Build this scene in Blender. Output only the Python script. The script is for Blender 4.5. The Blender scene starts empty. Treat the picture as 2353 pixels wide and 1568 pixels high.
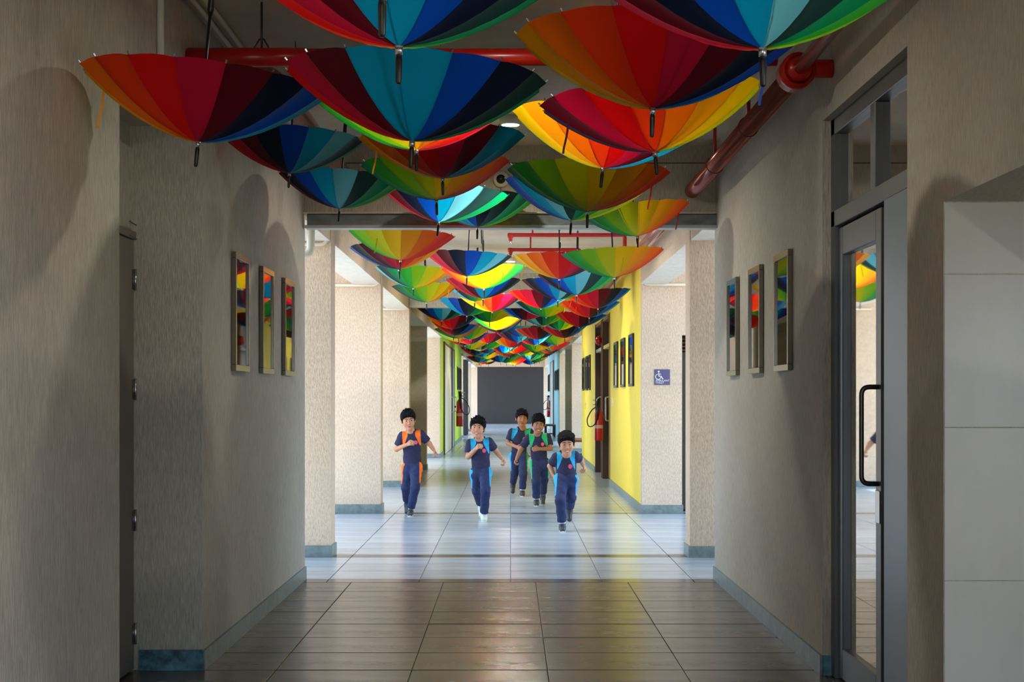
import bpy, math, random
import numpy as np
from mathutils import Vector, Matrix

# ------------------------------------------------------------------ camera, world, sun, exposure
SC = bpy.context.scene
COL = SC.collection
FPX, VX, HY, CAMZ = 3600.0, 1173.0, 913.0, 1.4      # focal length in px of the 2353x1568 frame, vanishing point, eye height
cam = bpy.data.cameras.new('camera')
cam.sensor_width = 36.0
cam.lens = 36.0 * FPX / 2353.0
cam.shift_x = (1176.5 - VX) / 2353.0
cam.shift_y = (HY - 784.0) / 2353.0
cam.clip_end = 600
camo = bpy.data.objects.new('camera', cam)
COL.objects.link(camo)
camo.location = (0, 0, CAMZ)
camo.rotation_euler = (math.pi / 2, 0, 0)
SC.camera = camo

w = bpy.data.worlds.new('sky')
SC.world = w
w.use_nodes = True
bg = w.node_tree.nodes['Background']
bg.inputs['Color'].default_value = (0.60, 0.79, 1.0, 1)
bg.inputs['Strength'].default_value = 1.18

sun = bpy.data.lights.new('sun', 'SUN')
sun.energy = 2.8
sun.angle = 0.03
sun.color = (1.0, 0.93, 0.82)
suno = bpy.data.objects.new('sun', sun)
COL.objects.link(suno)
suno.rotation_euler = Vector((0.22, -0.16, -1.0)).to_track_quat('-Z', 'Y').to_euler()

vs = SC.view_settings
vs.view_transform = 'Standard'
vs.look = 'None'
vs.gamma = 1.0
vs.use_curve_mapping = False
vs.exposure = 1.75
SC.cycles.max_bounces = 12
SC.cycles.diffuse_bounces = 7
SC.cycles.sample_clamp_indirect = 6.0
SC.cycles.caustics_reflective = False
SC.cycles.caustics_refractive = False

R = random.Random(7)

# ------------------------------------------------------------------ materials
def lin(c):
    f = lambda v: v / 12.92 if v <= 0.04045 else ((v + 0.055) / 1.055) ** 2.4
    return tuple(f(v / 255.0) for v in c) + (1.0,)

MATS = {}
def mat(name, rgb, rough=0.6, metal=0.0, spec=0.5, coat=0.0, emit=0.0):
    if name in MATS: return MATS[name]
    m = bpy.data.materials.new(name); m.use_nodes = True
    b = m.node_tree.nodes['Principled BSDF']
    b.inputs['Base Color'].default_value = lin(rgb)
    b.inputs['Roughness'].default_value = rough
    b.inputs['Metallic'].default_value = metal
    b.inputs['Specular IOR Level'].default_value = spec
    b.inputs['Coat Weight'].default_value = coat
    if emit:
        b.inputs['Emission Color'].default_value = lin(rgb)
        b.inputs['Emission Strength'].default_value = emit
    MATS[name] = m
    return m

def grain(name, rgb, scale, amount=0.12, bump=0.3, rough=0.8, bdist=0.004, spec=0.3, rough2=None, dark=None, objrand=0.0):
    """colour with stretched noise grain and bump, in object space"""
    if name in MATS: return MATS[name]
    m = mat(name, rgb, rough, spec=spec)
    nt = m.node_tree; N = nt.nodes; L = nt.links
    b = N['Principled BSDF']
    tc = N.new('ShaderNodeTexCoord')
    mp = N.new('ShaderNodeMapping'); mp.inputs['Scale'].default_value = scale
    L.new(tc.outputs['Object'], mp.inputs['Vector'])
    n1 = N.new('ShaderNodeTexNoise'); n1.inputs['Scale'].default_value = 1.0
    n1.inputs['Detail'].default_value = 6; n1.inputs['Roughness'].default_value = 0.65
    L.new(mp.outputs[0], n1.inputs['Vector'])
    n2 = N.new('ShaderNodeTexNoise'); n2.inputs['Scale'].default_value = 0.9; n2.inputs['Detail'].default_value = 3
    L.new(tc.outputs['Object'], n2.inputs['Vector'])
    c = lin(rgb)
    lo = lin(dark) if dark else tuple(v * (1 - amount * 2.2) for v in c[:3]) + (1,)
    hi = tuple(min(1, v * (1 + amount)) for v in c[:3]) + (1,)
    rp = N.new('ShaderNodeValToRGB')
    rp.color_ramp.elements[0].position = 0.30; rp.color_ramp.elements[0].color = lo
    rp.color_ramp.elements[1].position = 0.62; rp.color_ramp.elements[1].color = hi
    ad = N.new('ShaderNodeMath'); ad.operation = 'MULTIPLY_ADD'
    ad.inputs[1].default_value = 0.35; ad.inputs[2].default_value = -0.17
    L.new(n2.outputs['Fac'], ad.inputs[0])
    sm = N.new('ShaderNodeMath'); sm.operation = 'ADD'
    L.new(n1.outputs['Fac'], sm.inputs[0]); L.new(ad.outputs[0], sm.inputs[1])
    src = sm
    if objrand:
        oi = N.new('ShaderNodeObjectInfo')
        a2 = N.new('ShaderNodeMath'); a2.operation = 'MULTIPLY_ADD'
        a2.inputs[1].default_value = objrand; a2.inputs[2].default_value = -objrand / 2
        L.new(oi.outputs['Random'], a2.inputs[0])
        s2 = N.new('ShaderNodeMath'); s2.operation = 'ADD'
        L.new(sm.outputs[0], s2.inputs[0]); L.new(a2.outputs[0], s2.inputs[1]); src = s2
    L.new(src.outputs[0], rp.inputs['Fac'])
    L.new(rp.outputs['Color'], b.inputs['Base Color'])
    bp = N.new('ShaderNodeBump'); bp.inputs['Strength'].default_value = bump; bp.inputs['Distance'].default_value = bdist
    L.new(n1.outputs['Fac'], bp.inputs['Height']); L.new(bp.outputs['Normal'], b.inputs['Normal'])
    if rough2 is not None:
        mr = N.new('ShaderNodeMapRange')
        mr.inputs['From Min'].default_value = 0.3; mr.inputs['From Max'].default_value = 0.7
        mr.inputs['To Min'].default_value = rough; mr.inputs['To Max'].default_value = rough2
        L.new(n1.outputs['Fac'], mr.inputs['Value']); L.new(mr.outputs[0], b.inputs['Roughness'])
    return m

def cloth(name, rgb, trans=0.5):
    if name in MATS: return MATS[name]
    m = bpy.data.materials.new(name); m.use_nodes = True
    nt = m.node_tree; N = nt.nodes; L = nt.links
    b = N['Principled BSDF']; b.inputs['Base Color'].default_value = lin(rgb); b.inputs['Roughness'].default_value = 0.55
    b.inputs['Specular IOR Level'].default_value = 0.25
    t = N.new('ShaderNodeBsdfTranslucent'); t.inputs['Color'].default_value = lin(rgb)
    mx = N.new('ShaderNodeMixShader'); mx.inputs[0].default_value = trans
    L.new(b.outputs[0], mx.inputs[1]); L.new(t.outputs[0], mx.inputs[2])
    L.new(mx.outputs[0], N['Material Output'].inputs['Surface'])
    MATS[name] = m
    return m

def pane_mat(name, ior=1.6, tint=(255, 255, 255)):
    if name in MATS: return MATS[name]
    m = bpy.data.materials.new(name); m.use_nodes = True
    nt = m.node_tree; N = nt.nodes; L = nt.links
    N.remove(N['Principled BSDF'])
    fr = N.new('ShaderNodeFresnel'); fr.inputs['IOR'].default_value = ior
    tr = N.new('ShaderNodeBsdfTransparent'); tr.inputs['Color'].default_value = lin(tint)
    gl = N.new('ShaderNodeBsdfGlossy'); gl.inputs['Roughness'].default_value = 0.02
    mx = N.new('ShaderNodeMixShader')
    L.new(fr.outputs[0], mx.inputs[0]); L.new(tr.outputs[0], mx.inputs[1]); L.new(gl.outputs[0], mx.inputs[2])
    L.new(mx.outputs[0], N['Material Output'].inputs['Surface'])
    MATS[name] = m
    return m

PL = grain('plaster_beige', (200, 193, 180), (130, 130, 15), 0.14, 0.8, 0.9, 0.005)
PLS = grain('plaster_rough', (218, 196, 174), (70, 70, 26), 0.11, 0.9, 0.9, 0.010)
YEL = grain('yellow_paint', (248, 222, 84), (40, 40, 8), 0.05, 0.25, 0.6, 0.003, spec=0.4)
GRN = grain('lime_paint', (190, 225, 70), (40, 40, 8), 0.05, 0.2, 0.6, 0.003)
CYN = grain('sky_paint', (140, 205, 230), (40, 40, 8), 0.05, 0.2, 0.6, 0.003)
CEIL = grain('ceiling_paint', (214, 206, 194), (3, 3, 3), 0.05, 0.1, 0.9)
WHT = grain('soffit_white', (216, 214, 210), (14, 5, 5), 0.04, 0.3, 0.9, 0.004)
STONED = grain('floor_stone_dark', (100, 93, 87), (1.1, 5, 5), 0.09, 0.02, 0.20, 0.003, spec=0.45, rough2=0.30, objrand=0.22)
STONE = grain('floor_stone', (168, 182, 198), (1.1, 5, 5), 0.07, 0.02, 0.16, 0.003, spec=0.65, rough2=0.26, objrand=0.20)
JOINT = mat('floor_joint', (46, 43, 40), 0.7)
GRAN = grain('granite_strip', (72, 72, 74), (30, 30, 30), 0.25, 0.1, 0.2, 0.001, spec=0.55)
SKIRT = grain('skirting_stone', (120, 136, 138), (14, 14, 14), 0.16, 0.15, 0.35, 0.002, spec=0.5)
SKIRTB = grain('skirting_blue', (96, 140, 158), (14, 30, 14), 0.3, 0.3, 0.5, 0.003)
TILE = grain('wall_tile_cream', (214, 210, 200), (3, 3, 1.2), 0.03, 0.02, 0.22, 0.001, spec=0.5)
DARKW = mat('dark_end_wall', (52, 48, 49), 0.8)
STEEL = grain('steel_grey_paint', (120, 128, 130), (9, 9, 20), 0.18, 0.1, 0.45, 0.001)
STEELL = mat('steel_light', (176, 184, 190), 0.4)
FRAMEG = mat('door_frame_grey', (104, 106, 110), 0.38, 0.25)
FRAMEB = mat('door_leaf_bluegrey', (112, 128, 142), 0.38, 0.2)
RED = mat('red_pipe_paint', (190, 20, 18), 0.28, spec=0.6)
REDD = mat('red_oxide_pipe', (172, 98, 90), 0.18, 0.55, spec=0.7)
BLACK = mat('black_plastic', (18, 18, 20), 0.35)
METAL = mat('bright_metal', (200, 200, 204), 0.25, 0.9)
DMET = mat('dark_metal', (84, 82, 80), 0.3, 0.8)
WPVC = mat('white_pvc', (232, 230, 220), 0.35)
CONDU = mat('conduit_cream', (220, 208, 190), 0.5)
DOORG = mat('door_paint_grey', (128, 120, 110), 0.5)
BROWN = grain('brown_timber', (126, 78, 44), (20, 20, 2), 0.12, 0.1, 0.5)
DBROWN = mat('dark_brown_timber', (70, 46, 32), 0.5)
CREAMD = mat('cream_door', (242, 238, 200), 0.4)
GLASS = pane_mat('clear_glass', 1.9)
PGLASS = pane_mat('picture_glass', 2.7)
LAMPE = mat('lamp_glow', (255, 246, 226), 0.5, emit=14.0)

# ------------------------------------------------------------------ mesh builder
class MB:
    def __init__(s): s.v = []; s.f = []
    def add(s, v, f):
        o = len(s.v); s.v += [tuple(p) for p in v]; s.f += [tuple(i + o for i in q) for q in f]; return s
    def box(s, x0, x1, y0, y1, z0, z1, bev=0.0):
        if bev:
            b = bev
            v = []; 
            pts = lambda ax, val, a0, a1, c0, c1: None
            # chamfered box: 24 vertices
            X = (x0, x1); Y = (y0, y1); Z = (z0, z1); idx = {}
            for i in (0, 1):
                for j in (0, 1):
                    for k in (0, 1):
                        sx, sy, sz = (b, -b)[i], (b, -b)[j], (b, -b)[k]
                        for a in range(3):
                            p = [X[i] + sx, Y[j] + sy, Z[k] + sz]
                            p[a] = (X, Y, Z)[a][(i, j, k)[a]]
                            idx[i, j, k, a] = len(v); v.append(tuple(p))
            f = []
            for a in range(3):
                o1, o2 = [q for q in range(3) if q != a]
                for sd in (0, 1):
                    q = []
                    for (p1, p2) in ((0, 0), (1, 0), (1, 1), (0, 1)):
                        t = [0, 0, 0]; t[a] = sd; t[o1] = p1; t[o2] = p2
                        q.append(idx[t[0], t[1], t[2], a])
                    f.append(tuple(q))
                for p1 in (0, 1):
                    for p2 in (0, 1):   # edge along axis a
                        t0 = [0, 0, 0]; t0[o1] = p1; t0[o2] = p2; t1 = list(t0); t1[a] = 1
                        f.append((idx[(*t0, o1)], idx[(*t1, o1)], idx[(*t1, o2)], idx[(*t0, o2)]))
            for i in (0, 1):
                for j in (0, 1):
                    for k in (0, 1): f.append((idx[i, j, k, 0], idx[i, j, k, 1], idx[i, j, k, 2]))
            return s.add(v, f)
        v = [(x, y, z) for x in (x0, x1) for y in (y0, y1) for z in (z0, z1)]
        return s.add(v, [(0, 1, 3, 2), (4, 6, 7, 5), (0, 4, 5, 1), (2, 3, 7, 6), (0, 2, 6, 4), (1, 5, 7, 3)])
    def tube(s, pts, r, n=12, fillet=0.0, cap=True):
        pts = [Vector(p) for p in pts]
        if fillet and len(pts) > 2:
            q = [pts[0]]
            for i in range(1, len(pts) - 1):
                a, b, c = pts[i - 1], pts[i], pts[i + 1]
                d = min(fillet, (a - b).length * 0.49, (c - b).length * 0.49)
                p0 = b + (a - b).normalized() * d; p1 = b + (c - b).normalized() * d
                for t in range(7):
                    u = t / 6; q.append(p0 * (1 - u) ** 2 + b * 2 * u * (1 - u) + p1 * u * u)
            q.append(pts[-1]); pts = q
        rr = r if isinstance(r, (list, tuple)) else [r] * len(pts)
        up = None; v = []; f = []
        for i, p in enumerate(pts):
            t = (pts[min(i + 1, len(pts) - 1)] - pts[max(i - 1, 0)]).normalized()
            if up is None:
                up = Vector((0, 0, 1)) if abs(t.z) < 0.9 else Vector((1, 0, 0))
            up = (up - t * up.dot(t)).normalized(); sd = t.cross(up)
            for k in range(n):
                a = 2 * math.pi * k / n
                v.append(p + (up * math.cos(a) + sd * math.sin(a)) * rr[i])
        for i in range(len(pts) - 1):
            for k in range(n):
                f.append((i * n + k, i * n + (k + 1) % n, (i + 1) * n + (k + 1) % n, (i + 1) * n + k))
        if cap:
            f.append(tuple(range(n - 1, -1, -1))); f.append(tuple(range((len(pts) - 1) * n, len(pts) * n)))
        return s.add(v, f)
    def cyl(s, p0, p1, r0, r1=None, n=16): return s.tube([p0, p1], [r0, r0 if r1 is None else r1], n)
    def ell(s, c, r, n=12, m=8):
        v = [(c[0], c[1], c[2] - r[2])]; f = []
        for i in range(1, m):
            a = math.pi * i / m - math.pi / 2
            for k in range(n):
                b = 2 * math.pi * k / n
                v.append((c[0] + r[0] * math.cos(a) * math.cos(b), c[1] + r[1] * math.cos(a) * math.sin(b), c[2] + r[2] * math.sin(a)))
        v.append((c[0], c[1], c[2] + r[2])); T = len(v) - 1
        for k in range(n):
            f.append((0, 1 + (k + 1) % n, 1 + k)); f.append((T, T - n + k, T - n + (k + 1) % n))
            for i in range(m - 2):
                a = 1 + i * n
                f.append((a + k, a + (k + 1) % n, a + n + (k + 1) % n, a + n + k))
        return s.add(v, f)
    def quad(s, *p): return s.add(p, [tuple(range(len(p)))])
    def mesh(s, name, m=None, smooth=False):
        me = bpy.data.meshes.new(name); me.from_pydata(s.v, [], s.f)
        if m: me.materials.append(m)
        if smooth:
            me.polygons.foreach_set('use_smooth', [True] * len(me.polygons))
        me.update(); return me
    def build(s, name, m, parent=None, smooth=False): return link(name, s.mesh(name, m, smooth), parent)

def link(name, me, parent=None):
    o = bpy.data.objects.new(name, me); COL.objects.link(o)
    if parent is not None: o.parent = parent
    return o
def tag(o, label, cat, group=None):
    o['label'] = label; o['category'] = cat
    if group: o['group'] = group
    return o
def empty(name, loc, label, cat, group=None):
    o = bpy.data.objects.new(name, None); COL.objects.link(o); o.location = loc; o.empty_display_size = 0.1
    return tag(o, label, cat, group)
def struct(o, label=None):
    o['kind'] = 'structure'
    if label: o['label'] = label
    return o
def sbox(name, b, m, label=None, parent=None):
    o = MB().box(*b).build(name, m, parent)
    if parent is None: struct(o, label)
    return o
def at(px, py, Y): return Vector(((px - VX) * Y / FPX, Y, CAMZ + (HY - py) * Y / FPX))

# ------------------------------------------------------------------ the setting
XL, XR, ZC = -1.58, 1.57, 3.33
sbox('ground', (-120, 120, -90, 170, -0.5, -0.25), grain('ground_paving', (196, 188, 174), (1, 1, 1), 0.06, 0.1, 0.9), 'pale paved ground outside the corridor')
floor = sbox('floor', (-2.8, 4.1, -4, 84, -0.24, -0.008), JOINT, 'grey stone tiled corridor floor')
sbox('ceiling', (-2.8, 2.8, -4, 84, ZC, ZC + 0.2), CEIL, 'flat painted corridor ceiling')
sbox('ceiling', (2.8, 4.1, 1, 12.06, ZC, ZC + 0.2), CEIL, 'ceiling over the room behind the glass door')

# floor tiles, one object each near the camera
tile_cache = {}
def tile(x0, x1, y0, y1, m=STONE, name='tile'):
    k = (round(x1 - x0, 3), round(y1 - y0, 3), m.name)
    if k not in tile_cache:
        a, b = k[0] / 2 - 0.0022, k[1] / 2 - 0.006
        tile_cache[k] = MB().box(-a, a, -b, b, -0.012, 0, 0.0022).mesh('tile', m)
    o = link(name, tile_cache[k], floor)
    o.location = ((x0 + x1) / 2, (y0 + y1) / 2, R.uniform(-0.0008, 0.0006))
    o.rotation_euler = (R.uniform(-1, 1) * 0.0010, R.uniform(-1, 1) * 0.0008, 0)
TX, TY = 0.697, 0.544
def zone(y0, y1, off, xa, xb, m=STONE):
    ys = []; y = y1
    while y - TY > y0 + 0.1: ys.append((y - TY, y)); y -= TY
    ys.append((y0, y))
    for (a, b) in ys:
        xs = [xa]; k = math.ceil((xa - off) / TX)
        while off + k * TX < xb - 0.05:
            if off + k * TX > xa + 0.05: xs.append(off + k * TX)
            k += 1
        xs.append(xb)
        for i in range(len(xs) - 1): tile(xs[i], xs[i + 1], a, b, m)
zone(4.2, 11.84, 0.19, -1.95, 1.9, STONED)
zone(12.06, 13.69, 0.0, -2.8, 2.8)
zone(13.93, 18.80, 0.0, -2.8, 2.8)
for (a, b) in ((11.84, 12.06), (13.69, 13.93), (18.80, 18.98)):
    for k in range(-4, 4): tile(k * TX, (k + 1) * TX, a, b, GRAN, 'threshold_strip')
mb = MB()                                            # the far tiles, too small to pick apart
y = 18.98
while y < 83.5:
    for k in range(-4, 4): mb.box(k * TX + .0025, (k + 1) * TX - .0025, y + .0025, y + TY - .0025, -0.012, 0)
    y += TY
o = mb.build('far_tiles', STONE, floor); o['kind'] = 'stuff'
y = 4.2
mb = MB()
while y > -4:
    for k in range(-3, 5): mb.box(0.19 + (k - 1) * TX + .0025, 0.19 + k * TX - .0025, y - TY + .0025, y - .0025, -0.012, 0)
    y -= TY
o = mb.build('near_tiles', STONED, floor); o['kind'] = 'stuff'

# left side
sbox('wall_left', (-1.95, XL, -4, 6.33, 0, ZC), PL, 'near left plaster wall of the corridor')
sbox('wall_left', (-1.95, XL, 6.33, 8.03, 2.79, ZC), PL, 'plaster header over the recessed grey door')
sbox('wall_left', (-2.15, -1.95, 6.2, 8.03, 0, ZC), PL, 'back wall of the left door recess')
wl = sbox('wall_left', (-2.6, XL, 8.03, 12.04, 0, ZC), PL, 'left plaster wall with three framed pictures')
def beam_side(sd, y0, y1, nm):
    x0, x1 = (XL - 0.33, XL) if sd < 0 else (XR, XR + 0.33)
    o = sbox(nm, (x0, x1, y0, y1, 2.775, ZC), PLS, 'plaster edge beam over the open bays')
    MB().box(x0 + .001, x1 - .001, y0 + .001, y1 - .001, 2.768, 2.775).build('soffit', WHT, o)
    return o
def column(sd, y0, y1, label, xin=None, depth=1.15):
    a = abs(XL if sd < 0 else XR) - .006 if xin is None else xin
    b = (-a - depth, -a) if sd < 0 else (a, a + depth)
    o = sbox('column', (b[0], b[1], y0, y1, 0, ZC), PLS, label)
    e = 0.014
    MB().box(b[0] - (0 if sd < 0 else e), b[1] + (e if sd < 0 else 0), y0 - e, y1 + e, 0.0, 0.10).build('skirting', SKIRT, o)
    return o
beam_side(-1, 12.04, 24.35, 'edge_beam')
column(-1, 13.73, 14.06, 'first rough plaster column on the left, beyond the steel beam')
column(-1, 19.0, 19.33, 'second rough plaster column on the left')
column(-1, 24.35, 24.68, 'third rough plaster column on the left')
sbox('wall_left', (-3.2, -3.0, 24.68, 30.2, 0, ZC), PL, 'back of the unlit left bay')
sbox('ceiling', (-3.2, -2.8, 24.35, 30.5, ZC, ZC + .2), CEIL)
sbox('wall_left', (-3.2, -2.73, 24.4, 24.68, 0, ZC), PL)
o = sbox('wall_left', (-3.2, -1.62, 30.2, 30.5, 0, ZC), PL, 'cross wall at the end of the unlit left bay')
MB().box(-3.2, -1.606, 30.186, 30.514, 0, 0.1).build('skirting', SKIRT, o)
beam_side(-1, 24.68, 36.0, 'edge_beam')
column(-1, 36.0, 36.3, 'plaster column before the lime green wall', 1.624)
wg = sbox('wall_left', (-1.93, -1.63, 36.3, 52, 0, ZC), GRN, 'lime green painted left wall far down the corridor')
beam_side(-1, 52, 72, 'edge_beam')
column(-1, 53.5, 53.9, 'pale column past the lime green wall', 1.62)
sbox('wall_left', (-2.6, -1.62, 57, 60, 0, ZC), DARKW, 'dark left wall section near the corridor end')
column(-1, 64, 64.4, 'pale column near the dark end wall on the left', 1.62)

# right side
wr = sbox('wall_right', (XR, 1.87, 7.88, 12.04, 0, ZC), PL, 'right plaster wall with three framed pictures')
sbox('wall_right', (XR, 1.87, 6.2, 7.88, 2.79, ZC), PL, 'plaster header over the glass door')
sbox('wall_right', (XR, 1.87, 5.68, 6.2, 0, ZC), PL, 'plaster pier between the glass door and the tiled opening')
sbox('wall_right', (XR, 3.0, 1.0, 5.68, 2.11, ZC), PL, 'plaster header over the tiled opening')
sbox('wall_back', (-1.95, 1.87, -4.1, -4, 2.6, ZC), PL, 'unseen header over the end left open for daylight behind the camera')  # unseen corridor end, left open below to let daylight in from behind
sbox('wall_right', (2.9, 3.0, 3.3, 5.69, 0, 2.11), PL, 'unseen lobby wall added to limit daylight from the right')  # unseen wall, added to narrow the lobby opening and its daylight
sbox('wall_right', (1.87, 3.0, 0.0, 0.1, 0, 2.5), PL)
sbox('wall_right', (XR, 3.0, 0.1, 1.0, 2.11, ZC), PL)
sbox('wall_right', (XR, 1.87, -4, 0.1, 0, ZC), PL, 'near right plaster wall beside the camera')
wt = sbox('wall_right', (1.571, 4.1, 5.69, 5.80, 0, 2.5), PL, 'cream tiled wall facing the camera at the right opening')
sbox('wall_right', (2.99, 4.1, 5.69, 5.80, 2.5, ZC), PL)
zj = [0, 0.178, 0.734, 1.290, 1.846, 2.108]
tw = 1.2
for i in range(5):
    for k in range(2):
        MB().box(1.572 + k * tw + .0012, 1.572 + (k + 1) * tw - .0012, 5.678, 5.69, zj[i] + .0012, zj[i + 1] - .0012, 0.001).build('tile', TILE, wt)
sbox('wall_back', (4.0, 4.1, 5.8, 12.04, 0, ZC), PL, 'back wall of the room behind the glass door')
sbox('wall_back', (1.87, 4.0, 11.9, 12.04, 0, ZC), PL, 'end wall of the room behind the glass door')
beam_side(1, 12.04, 18.9, 'edge_beam')
column(1, 13.66, 14.0, 'warm lit rough plaster column on the right beyond the steel beam')
wto = sbox('wall_right', (1.585, 2.07, 18.9, 19.1, 0, ZC), PLS, 'plaster end wall carrying the toilet sign')
MB().box(1.571, 2.084, 18.886, 18.9, 0, 0.1).build('skirting', SKIRT, wto)
sbox('wall_right', (2.07, 2.9, 18.9, 19.1, 2.15, ZC), PLS)
sbox('wall_right', (2.75, 3.6, 18.9, 19.1, 0, 2.15), PLS)
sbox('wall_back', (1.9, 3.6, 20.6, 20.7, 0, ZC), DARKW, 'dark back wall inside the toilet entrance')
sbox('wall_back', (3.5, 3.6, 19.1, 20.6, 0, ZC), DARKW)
sbox('ceiling', (2.8, 3.6, 18.9, 20.7, ZC, ZC + .2), CEIL)
wy = sbox('wall_right', (1.585, 1.9, 19.1, 24.9, 0, ZC), YEL, 'near yellow painted wall with three pictures')
sbox('wall_right', (1.585, 1.9, 24.9, 29.3, 2.75, ZC), YEL, 'yellow wall above the brown framed doors')
wyb = sbox('wall_right', (1.72, 1.9, 24.9, 29.3, 0, 2.75), YEL, 'recessed yellow door wall with fire extinguisher')
wy2 = sbox('wall_right', (1.585, 1.9, 29.3, 34.8, 0, ZC), YEL, 'far yellow painted wall with three pictures')
beam_side(1, 34.8, 50, 'edge_beam')
column(1, 39.8, 40.1, 'pale column past the yellow wall')
sbox('wall_right', (2.9, 3.1, 40.1, 45.3, 0, ZC), PL)
sbox('ceiling', (2.8, 3.1, 40.1, 45.3, ZC, ZC + .2), CEIL)
sbox('wall_right', (1.58, 3.1, 45, 45.3, 0, ZC), PL, 'unlit cross wall far on the right')
column(1, 49.9, 50.2, 'pale column before the sky blue wall')
wc = sbox('wall_right', (1.585, 1.9, 50.2, 66, 0, ZC), CYN, 'sky blue painted wall far on the right')
beam_side(1, 66, 72, 'edge_beam')
# portal and dark end wall
sbox('wall_far', (-2.6, -1.53, 72, 72.4, 0, ZC), PLS, 'left pier framing the dark end wall')
sbox('wall_far', (1.53, 2.6, 72, 72.4, 0, ZC), PLS, 'right pier framing the dark end wall')
sbox('wall_far', (-1.53, 1.53, 72, 72.4, 2.80, ZC), PLS, 'lintel over the dark end wall')
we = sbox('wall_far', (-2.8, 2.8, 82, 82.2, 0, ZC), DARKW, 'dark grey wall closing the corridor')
MB().box(-2.8, 2.8, 81.98, 82, 0, 0.12).build('skirting', JOINT, we)
# cross beams
o = sbox('lintel_beam', (XL, XR, 12.0, 12.3, 2.80, ZC), PL, 'plaster lintel over the steel channel beam')
MB().box(XL, XR, 11.99, 12.0, 3.19, 3.196).build('joint_line', mat('grime', (80, 72, 64), 0.9), o)
for yy, zb in ((24.35, 2.80), (36.0, 2.80), (49.9, 2.80)):
    sbox('cross_beam', (XL - .02, XR + .03, yy, yy + .3, zb, ZC), PL, 'plaster beam crossing under the ceiling')
# steel channel
sb = empty('steel_beam', (0, 11.9, 2.68), 'grey painted steel channel spanning the corridor under the lintel', 'beam')
def ch(name, b, m, p, loc):
    return MB().box(b[0] - loc[0], b[1] - loc[0], b[2] - loc[1], b[3] - loc[1], b[4] - loc[2], b[5] - loc[2], 0.003).build(name, m, p)
l0 = (0, 11.9, 2.68)
ch('web', (XL + .03, XR, 11.93, 12.0, 2.705, 2.795), STEEL, sb, l0)
ch('bottom_flange', (XL + .02, XR, 11.88, 12.02, 2.683, 2.706), STEELL, sb, l0)
ch('top_flange', (XL, XR, 11.90, 12.0, 2.796, 2.806), CONDU, sb, l0)

# skirtings along walls
def skirt(x, y0, y1, nm, sd, m=SKIRT, h=0.10):
    b = (x, x + 0.014, y0, y1, 0, h) if sd < 0 else (x - 0.014, x, y0, y1, 0, h)
    return sbox(nm, b, m, 'low stone skirting along the %s wall' % ('left' if sd < 0 else 'right'))
skirt(XL, 8.03, 12.04, 'baseboard_left', -1)
sbox('baseboard_left', (-1.90, XL + .006, 8.014, 8.03, 0.0, 0.105), SKIRTB, 'blue skirting board at the foot of the left pier')
skirt(XL, -4, 6.33, 'baseboard_left', -1)
skirt(XR, 7.88, 12.04, 'baseboard_right', 1)
skirt(1.585, 18.9, 24.9, 'baseboard_right', 1)
skirt(1.72, 24.9, 29.3, 'baseboard_right', 1)
skirt(1.585, 29.3, 34.8, 'baseboard_right', 1)
skirt(1.585, 50.2, 66, 'baseboard_right', 1)
skirt(-1.63, 36.3, 52, 'baseboard_left', -1)
sbox('baseboard_right', (XR, 1.612, 7.866, 7.88, 0, 0.1), SKIRTB, 'blue skirting end at the glass door jamb')

# ------------------------------------------------------------------ ceiling lamps
def lamp(x, y, e, label):
    t = empty('ceiling_lamp', (x, y, ZC), label, 'lamp', 'round ceiling lamps')
    MB().tube([(0, 0, 0), (0, 0, -.05), (0, 0, -.062)], [.075, .075, .068], 24).build('housing', WPVC, t, True)
    MB().tube([(0, 0, -.0621), (0, 0, -.064)], [.060, .058], 24).build('diffuser', LAMPE, t)
    l = bpy.data.lights.new('lamp_light', 'AREA'); l.shape = 'DISK'; l.size = 0.12; l.energy = e; l.color = (1.0, 0.92, 0.80); l.spread = math.radians(165)
    lo = bpy.data.objects.new('lamp_light', l); COL.objects.link(lo); lo.parent = t; lo.location = (0, 0, -.068)
    return t
lamp(0.0, 10.75, 6.5, 'lit round ceiling lamp just before the steel beam')
lamp(0.0, -1.2, 13, 'unseen fill lamp added behind the camera')  # extra lamp out of view, added to brighten faces turned to the camera
lamp(0.05, 2.6, 8.5, 'lit round ceiling lamp above the nearest umbrellas, over the frame')
lamp(0.05, 6.75, 4.8, 'lit round ceiling lamp above the near umbrellas')
for i, yy in enumerate((16.2, 21.6, 28.0, 33.5, 41, 47, 55, 66)):
    lamp(0.0, yy, 13, 'round ceiling lamp above the umbrellas beyond the steel beam')

# ------------------------------------------------------------------ left recess door
def door_left():
    t = empty('steel_door', (-1.945, 7.18, 0), 'plain grey steel door closed in the left recess', 'door')
    MB().box(-.02, .02, -.83, .83, 0.01, 2.2, 0.002).build('leaf', DOORG, t)
    MB().box(-.012, .03, -.84, .84, 2.205, 2.245, 0.002).build('head_frame', DOORG, t)
    for z in (2.0, 1.44, .77, .19):
        h = MB().cyl((.026, .835, z - .055), (.026, .835, z + .055), .008, n=10).build('hinge', METAL, t, True)
        MB().box(.0205, .0225, .79, .832, -.05 + z, .05 + z).build('hinge_plate', DMET, h)
    MB().tube([(.03, .84, 2.28), (.03, .70, 2.285)], .0035, 6).tube([(.03, .84, 2.21), (.03, .70, 2.215)], .0035, 6).build('stay_rod', DMET, t)
    return t
door_left()

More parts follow.
